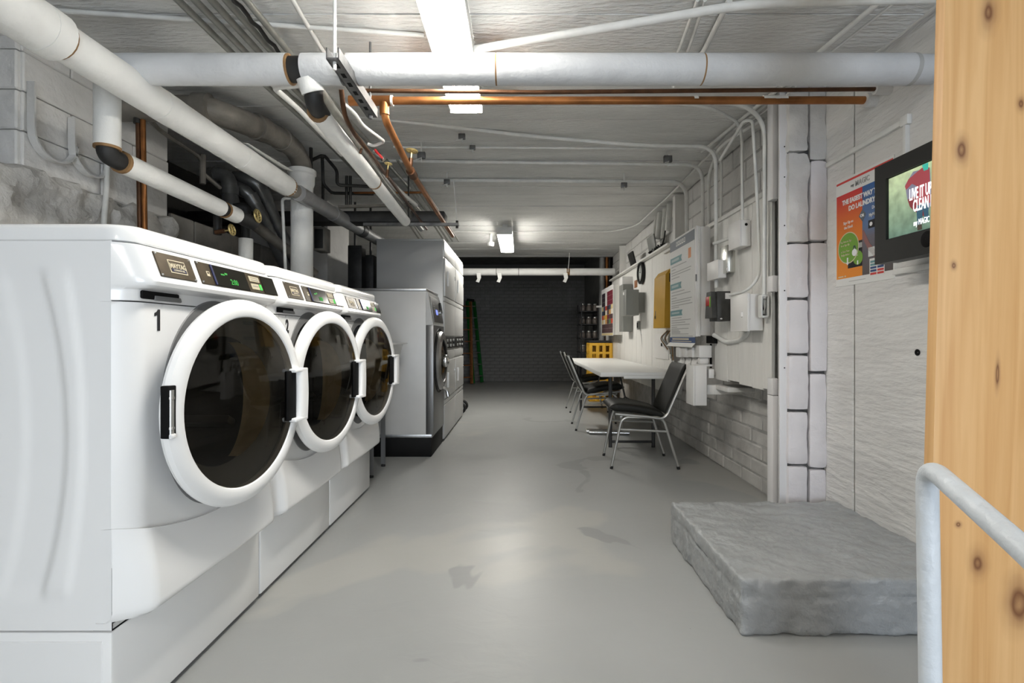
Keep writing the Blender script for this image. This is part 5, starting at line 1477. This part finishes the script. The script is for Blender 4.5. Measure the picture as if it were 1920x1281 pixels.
def ladder(name, label, foot, top, w, rails, rungs, m, rung_m, tops, wdir=(1, 0, 0)):
    f, t_ = Vector(foot), Vector(top)
    r = thing(name, label, 'ladder', f, 'ladders leaning at the far end'); wv = Vector(wdir).normalized()
    for s in (-.5, .5):
        MB().bar(f + wv * w * s, t_ + wv * w * s * .75, .03, .075, up=(t_ - f).cross(wv), bev=.004).build('rail', m, r)
    for k in range(rungs):
        t = .08 + .86 * k / (rungs - 1); c = lerp(f, t_, t); ww = w * (1 - .25 * t)
        MB().bar(c - wv * ww / 2, c + wv * ww / 2, .07, .02, bev=.003).build('rung', rung_m, r)
    if tops: MB().obox(t_ + Vector((0, 0, .02)), wv, (0, 1, 0), (0, 0, 1), w * .42, .05, .03, .006).build('top_cap', M['blackplastic'], r)
    return r
ladder('step_ladder', 'green fibreglass step ladder leaning by the dark back wall', (-.93, 10.75, .015), (-1.10, 10.95, 1.78), .36, 2, 7, M['ladgreen'], M['alum'], True, (.45, .9, 0))
ladder('wooden_ladder', 'brown wooden ladder leaning beside the green ladder', (-1.16, 10.45, .015), (-1.18, 10.70, 1.76), .34, 2, 7, M['ladwood'], M['ladwood'], False, (.7, .7, 0))
r = thing('hand_truck', 'hand truck with a black wheel behind the farther dryer', 'cart', (-.86, 6.62, 0))
for yy in (6.52, 6.78):
    w_ = MB().ring((-.79, yy, .075), (0, 1, 0), .058, .018, 24, 8).build('wheel', M['rubber'], r)
    MB().tube([(-.79, yy - .012, .075), (-.79, yy + .012, .075)], .042, 16).build('hub', M['alum'], w_)
MB().tube([(-.79, 6.50, .075), (-.79, 6.80, .075)], .009, 8).build('axle', M['dsteel'], r)
for yy in (6.57, 6.74): MB().tube([(-.82, yy, .08), (-.95, yy, 1.1)], .013, 10).build('upright', M['dsteel'], r)
MB().box(-1.02, -.80, 6.54, 6.77, .018, .026).build('toe_plate', M['dsteel'], r)
MB().tube(fillet([(-.95, 6.57, 1.08), (-.96, 6.57, 1.16), (-.96, 6.74, 1.16), (-.95, 6.74, 1.08)], .05), .013, 10).build('handle', M['dsteel'], r)

# ----------------------------------------------------------------------------
# rest of the overhead clutter on the left
# ----------------------------------------------------------------------------
# U-shaped hooks and conduit on the pier
def hook(label, cx_, py_top_l, py_top_r, py_bot, wpx, X):
    c = atX(cx_, py_bot, X); d_ = c.y
    w = wpx * d_ / F * 1.12
    zt_l, zt_r = zpy(py_top_l, d_), zpy(py_top_r, d_)
    R = w / 2
    pts = [Vector((X, c.y - R, zt_l))]
    for k in range(13):
        a = math.pi + math.pi * k / 12
        pts.append(Vector((X, c.y + R * math.cos(a), c.z + R + R * math.sin(a))))
    pts.append(Vector((X, c.y + R, zt_r)))
    m = MB(); vs = []; fs = []
    for i, p in enumerate(pts):
        a = pts[max(i - 1, 0)]; b = pts[min(i + 1, len(pts) - 1)]; tg = (b - a).normalized(); nn = Vector((0, -tg.z, tg.y))
        for sx, sn in ((0, -.004), (.032, -.004), (.032, .004), (0, .004)): vs.append(p + Vector((sx, 0, 0)) + nn * sn)
    for i in range(len(pts) - 1):
        for k in range(4): fs.append((i * 4 + k, i * 4 + (k + 1) % 4, (i + 1) * 4 + (k + 1) % 4, (i + 1) * 4 + k))
    m.add(vs, fs)
    tag(m.build('strap_hook', M['wallwhite'], angle=30), label, 'hook', 'painted strap hooks')
hook('painted U-shaped strap hook on the block pier, nearer one', 95, 175, 262, 303, 78, -2.055)
hook('painted U-shaped strap hook on the block pier, beside the white drop pipe', 165, 238, 290, 331, 72, -2.055)
p = atX(202, 330, -2.05)
cond('thin white conduit running down the block pier to the washers', [atX(201, 300, -2.03), atX(200, 352, -2.02), atX(194, 425, -2.0), (-2.0, p.y, 1.1)], .012, bend=.05)
r = thing('copper_pipe', 'pair of dark copper riser pipes against the block pier', 'pipe', W(265, 520, 2.55))
for dx, m_ in ((0, 'copperdark'), (9, 'copper')): MB().tube([W(259 + dx, 225, 2.55), W(265 + dx, 560, 2.55)], .012, 12).build('riser', M[m_], r)
MB().tube([W(258, 232, 2.55), W(258, 212, 2.55)], .019, 12).build('coupling', M['blackpipe'], r)
MB().tube(fillet([W(258, 218, 2.55), W(272, 215, 2.6), W(300, 245, 2.8), W(378, 297, 3.2), W(380, 335, 3.2)], .05), .012, 10).build('branch', M['castiron'], r)
MB().tube([W(380, 290, 3.2), W(380, 345, 3.2)], .018, 10).build('tee', M['castiron'], r)
MB().tube([W(380, 325, 3.2), W(412, 352, 3.4)], .014, 10).build('stub', M['castiron'], r)
# dark grey plastic/metal vents
def vent(label, pts, rad, joints):
    r = thing('vent_pipe', label, 'pipe', pts[-1], 'dark vent pipes')
    path = fillet(pts, .10)
    MB().tube(path, rad, 18).build('run', M['greyductdark'], r, angle=60)
    for (p, q) in joints: MB().tube([p, q], rad * 1.12, 18).build('coupling', M['greyductdark'], r, angle=60)
M['greyductdark'] = mat('dark_grey_vent', (.20, .205, .205), .3, .6, var=.4, vscale=10)
v = [W(385, 330, 3.5), W(428, 326, 3.5), W(432, 378, 3.5), W(444, 410, 3.5)]
vent('dark elbowed vent pipe behind the smaller white pipe', v, .052, [(W(430, 348, 3.5), W(431, 366, 3.5)), (W(396, 330, 3.5), W(406, 329, 3.5))])
v = [W(440, 335, 3.7), W(480, 338, 3.7), W(530, 450, 4.0), W(612, 590, 4.35)]
vent('upper dark vent pipe slanting down behind the white upright', v, .056, [(W(488, 355, 3.75), W(497, 378, 3.8))])
v = [W(440, 350, 3.6), W(462, 358, 3.6), W(490, 400, 3.7), W(560, 560, 4.2)]
vent('lower dark vent pipe slanting down beside the upper one', v, .044, [(W(468, 365, 3.62), W(478, 382, 3.65))])
v = [W(462, 410, 3.6), W(540, 470, 3.9), W(590, 515, 4.08)]
tag(MB().tube(v, .04, 14).build('vent_pipe', M['castiron'], angle=60), 'dull grey brown vent pipe sloping below the dark vents', 'pipe')
cond('thin white pipe rising behind the washers and elbowing into the upright', [W(536, 520, 3.38), W(529, 372, 3.38), W(545, 372, 3.40)], .010, bend=.03)
# thin black pipes at the back left
BL = [('black pipe loop near the top of the white upright', [W(585, 300, 3.7), W(607, 290, 3.75), W(632, 320, 3.75), W(632, 347, 3.75), W(700, 350, 3.9)]),
      ('black pipe dropping beside the loop behind the white upright', [W(604, 288, 3.8), W(606, 345, 3.8), W(622, 362, 3.9), W(700, 364, 4.1)]),
      ('short black pipe hanging right of the white upright', [Vector((W(583, 0, 3.6).x, 3.6, 2.37)), W(583, 378, 3.6)])]
for lab, pts in BL: cond(lab, pts, .012, 'blackpipe', .03, 'iron_pipe', 'pipe', 'black iron pipes')
cond('thin copper line crossing behind the white branch pipe', [W(620, 362, 4.0), W(800, 361, 4.0)], .009, 'copper', .03, 'copper_pipe', 'pipe', 'copper lines')
cond('dark copper line running back beside the copper branch', [W(640, 168, 2.0), W(645, 215, 2.05), W(660, 245, 2.15), W(730, 335, 2.9), W(800, 430, 4.3)], .010, 'copperdark', .06, 'copper_pipe', 'pipe', 'copper lines')
cond('thick grey conduit running back between the white branch and the strut', [W(595, 165, 1.98), W(655, 250, 2.4), W(718, 340, 3.1), W(790, 430, 4.6)], .021, 'emt', .1, group='grey conduits over the dryers')
cond('white bent conduit hooking around below the strut end', [W(645, 195, 2.1), W(665, 212, 2.2), W(680, 235, 2.35), W(722, 266, 2.6), W(700, 274, 2.6), W(690, 270, 2.6)], .008, bend=.05)
cond('white elbowed pipe crossing from the bundle to the branch pipe', [W(585, 158, 1.95), W(512, 163, 2.0), W(560, 205, 2.3), W(640, 290, 3.0)], .012, bend=.04)
for i, (pa, pb) in enumerate(((512, 770), (535, 778), (700, 815), (725, 822), (745, 830), (760, 842))):
    py0 = (168, 165, 310, 300, 300, 300)[i]
    x_ = (pa - VX) * (2.29 - 1) / (VY - py0) * (-1) * -1
    d0 = F * (2.29 - H) / (VY - py0)
    cond(('first', 'second', 'third', 'fourth', 'fifth', 'sixth')[i] + ' thin grey conduit of the row running back over the dryers', [W(pa, py0, d0), W(pb, 425, 5.6), W(pb + 18, 452, 6.6)], .010, 'emt', .05, group='grey conduits over the dryers')
cond('white pipe section lying between the copper lines', [W(690, 310, 2.9), W(745, 355, 3.4), W(780, 385, 4.0)], .016, 'pipewhite', .05, 'pipe', 'pipe', 'short white pipes')
# trapeze bar and beam across the back left
r = thing('trapeze_hanger', 'dark trapeze bar hung by a rod under the pipe bundle near the dryers', 'hanger', W(760, 420, 3.75))
MB().bar(W(682, 421, 3.75), W(860, 421, 3.75), .03, .02).build('bar', M['galv'], r)
MB().tube([W(857, 421, 3.75), W(847, 330, 3.75) + Vector((0, .1, .0))], .003, 6).build('rod', M['conduit'], r)
MB().tube([W(766, 421, 3.75), W(766, 330, 3.75)], .006, 6).build('rod', M['blackpipe'], r)
MB().tube([W(857, 414, 3.75), W(857, 428, 3.75)], .010, 8).build('nut', M['blackpipe'], r)
tag(MB().box(-2.7, -.62, 4.05, 4.22, 1.93, 2.02, .01).build('steel_beam', M['blackpipe']), 'black steel beam crossing above the grey machine', 'beam')
r = thing('strut_hanger', 'rusty strut crossing behind the white branch pipe end', 'hanger', W(700, 388, 3.9))
MB().bar(W(635, 388, 3.9), W(770, 384, 3.9), .03, .02).build('bar', M['castiron'], r)
for px in (650, 657): MB().tube([W(px, 388, 3.9), W(px, 330, 3.9)], .012, 8).build('rod', M['blackpipe'], r)
# dark boxes and wires left of the dryers
for i, (pa, pb, pt, pb2, d_, lab) in enumerate(((652, 678, 460, 545, 5.0, 'dark electrical box nearest the pale pier behind the washers'), (682, 700, 478, 545, 5.15, 'narrow dark box close to the tall dryer'), (588, 608, 425, 470, 4.2, 'dark box on the pale pier behind the white upright'))):
    a, b = W(pa, pt, d_), W(pb, pb2, d_)
    r = thing('electrical_box', lab, 'box', ((a.x + b.x) / 2, d_ + .06, b.z))
    MB().box(a.x, b.x, d_, d_ + .14, b.z, a.z, .005).build('body', M['blackpipe'] if i < 2 else M['lowblock'], r)
    MB().box(a.x + .01, b.x - .01, d_ - .006, d_, b.z + .02, a.z - .02, .002).build('door', M['blackpipe'], r)
    MB().tube([(a.x + .05, d_ + .07, a.z), (a.x + .05, d_ + .07, 2.37)], .012, 8).build('conduit', M['blackpipe'], r)
# ceiling brackets
def bracket(label, p, s):
    p = Vector(p); r = thing('ceiling_bracket', label, 'bracket', p, 'ceiling brackets')
    MB().box(p.x - s * .5, p.x + s * .5, p.y - s * .25, p.y + s * .25, p.z - s * .5, p.z + s * .3, .003).build('clamp', M['galv'], r)
    MB().bar(p + Vector((0, 0, -.02)), p + Vector((-s * .5, -.05, -s)), s * .45, .006).build('plate', M['conduit'], r)
    MB().tube([p + Vector((0, 0, -s)), Vector((p.x, p.y, ceil_z(p.y)))], .005, 6).build('rod', M['conduit'], r)
bracket('perforated bracket on the ceiling right of the long light', W(866, 255, 3.3), .045)
bracket('dangling angled bracket just beyond the perforated one', W(886, 276, 3.5), .04)
bracket('dark clamp on the third ceiling conduit near the wall', W(1252, 297, 3.68), .06)
bracket('small dark clamp on the fourth ceiling conduit', W(1170, 346, 4.15), .05)
bracket('dark clamp beside the gold valve under the ceiling', W(790, 290, 3.5), .055)
bracket('clamp with long rod on the fourth conduit, near the pipes', W(838, 340, 4.15), .05)
p = W(920, 462, 6.6); 
r = thing('smoke_detector', 'tiny white detector on the ceiling beside the far light', 'detector', p)
MB().lathe([(.001, 0), (.035, .0), (.045, .02), (.045, .05)], p, (0, 0, 1), 18).build('cover', M['paper'], r)
MB().tube([p + Vector((0, 0, .03)), Vector((p.x, p.y, ceil_z(6.6)))], .02, 8).build('mount', M['paper'], r)
tag(MB().box(-2.17, -2.06, 1.92, 1.975, 1.62, 1.655, .004).build('red_tag', M['red']), 'small red tag sticking out on the crumbling ledge above the first washer', 'tag')
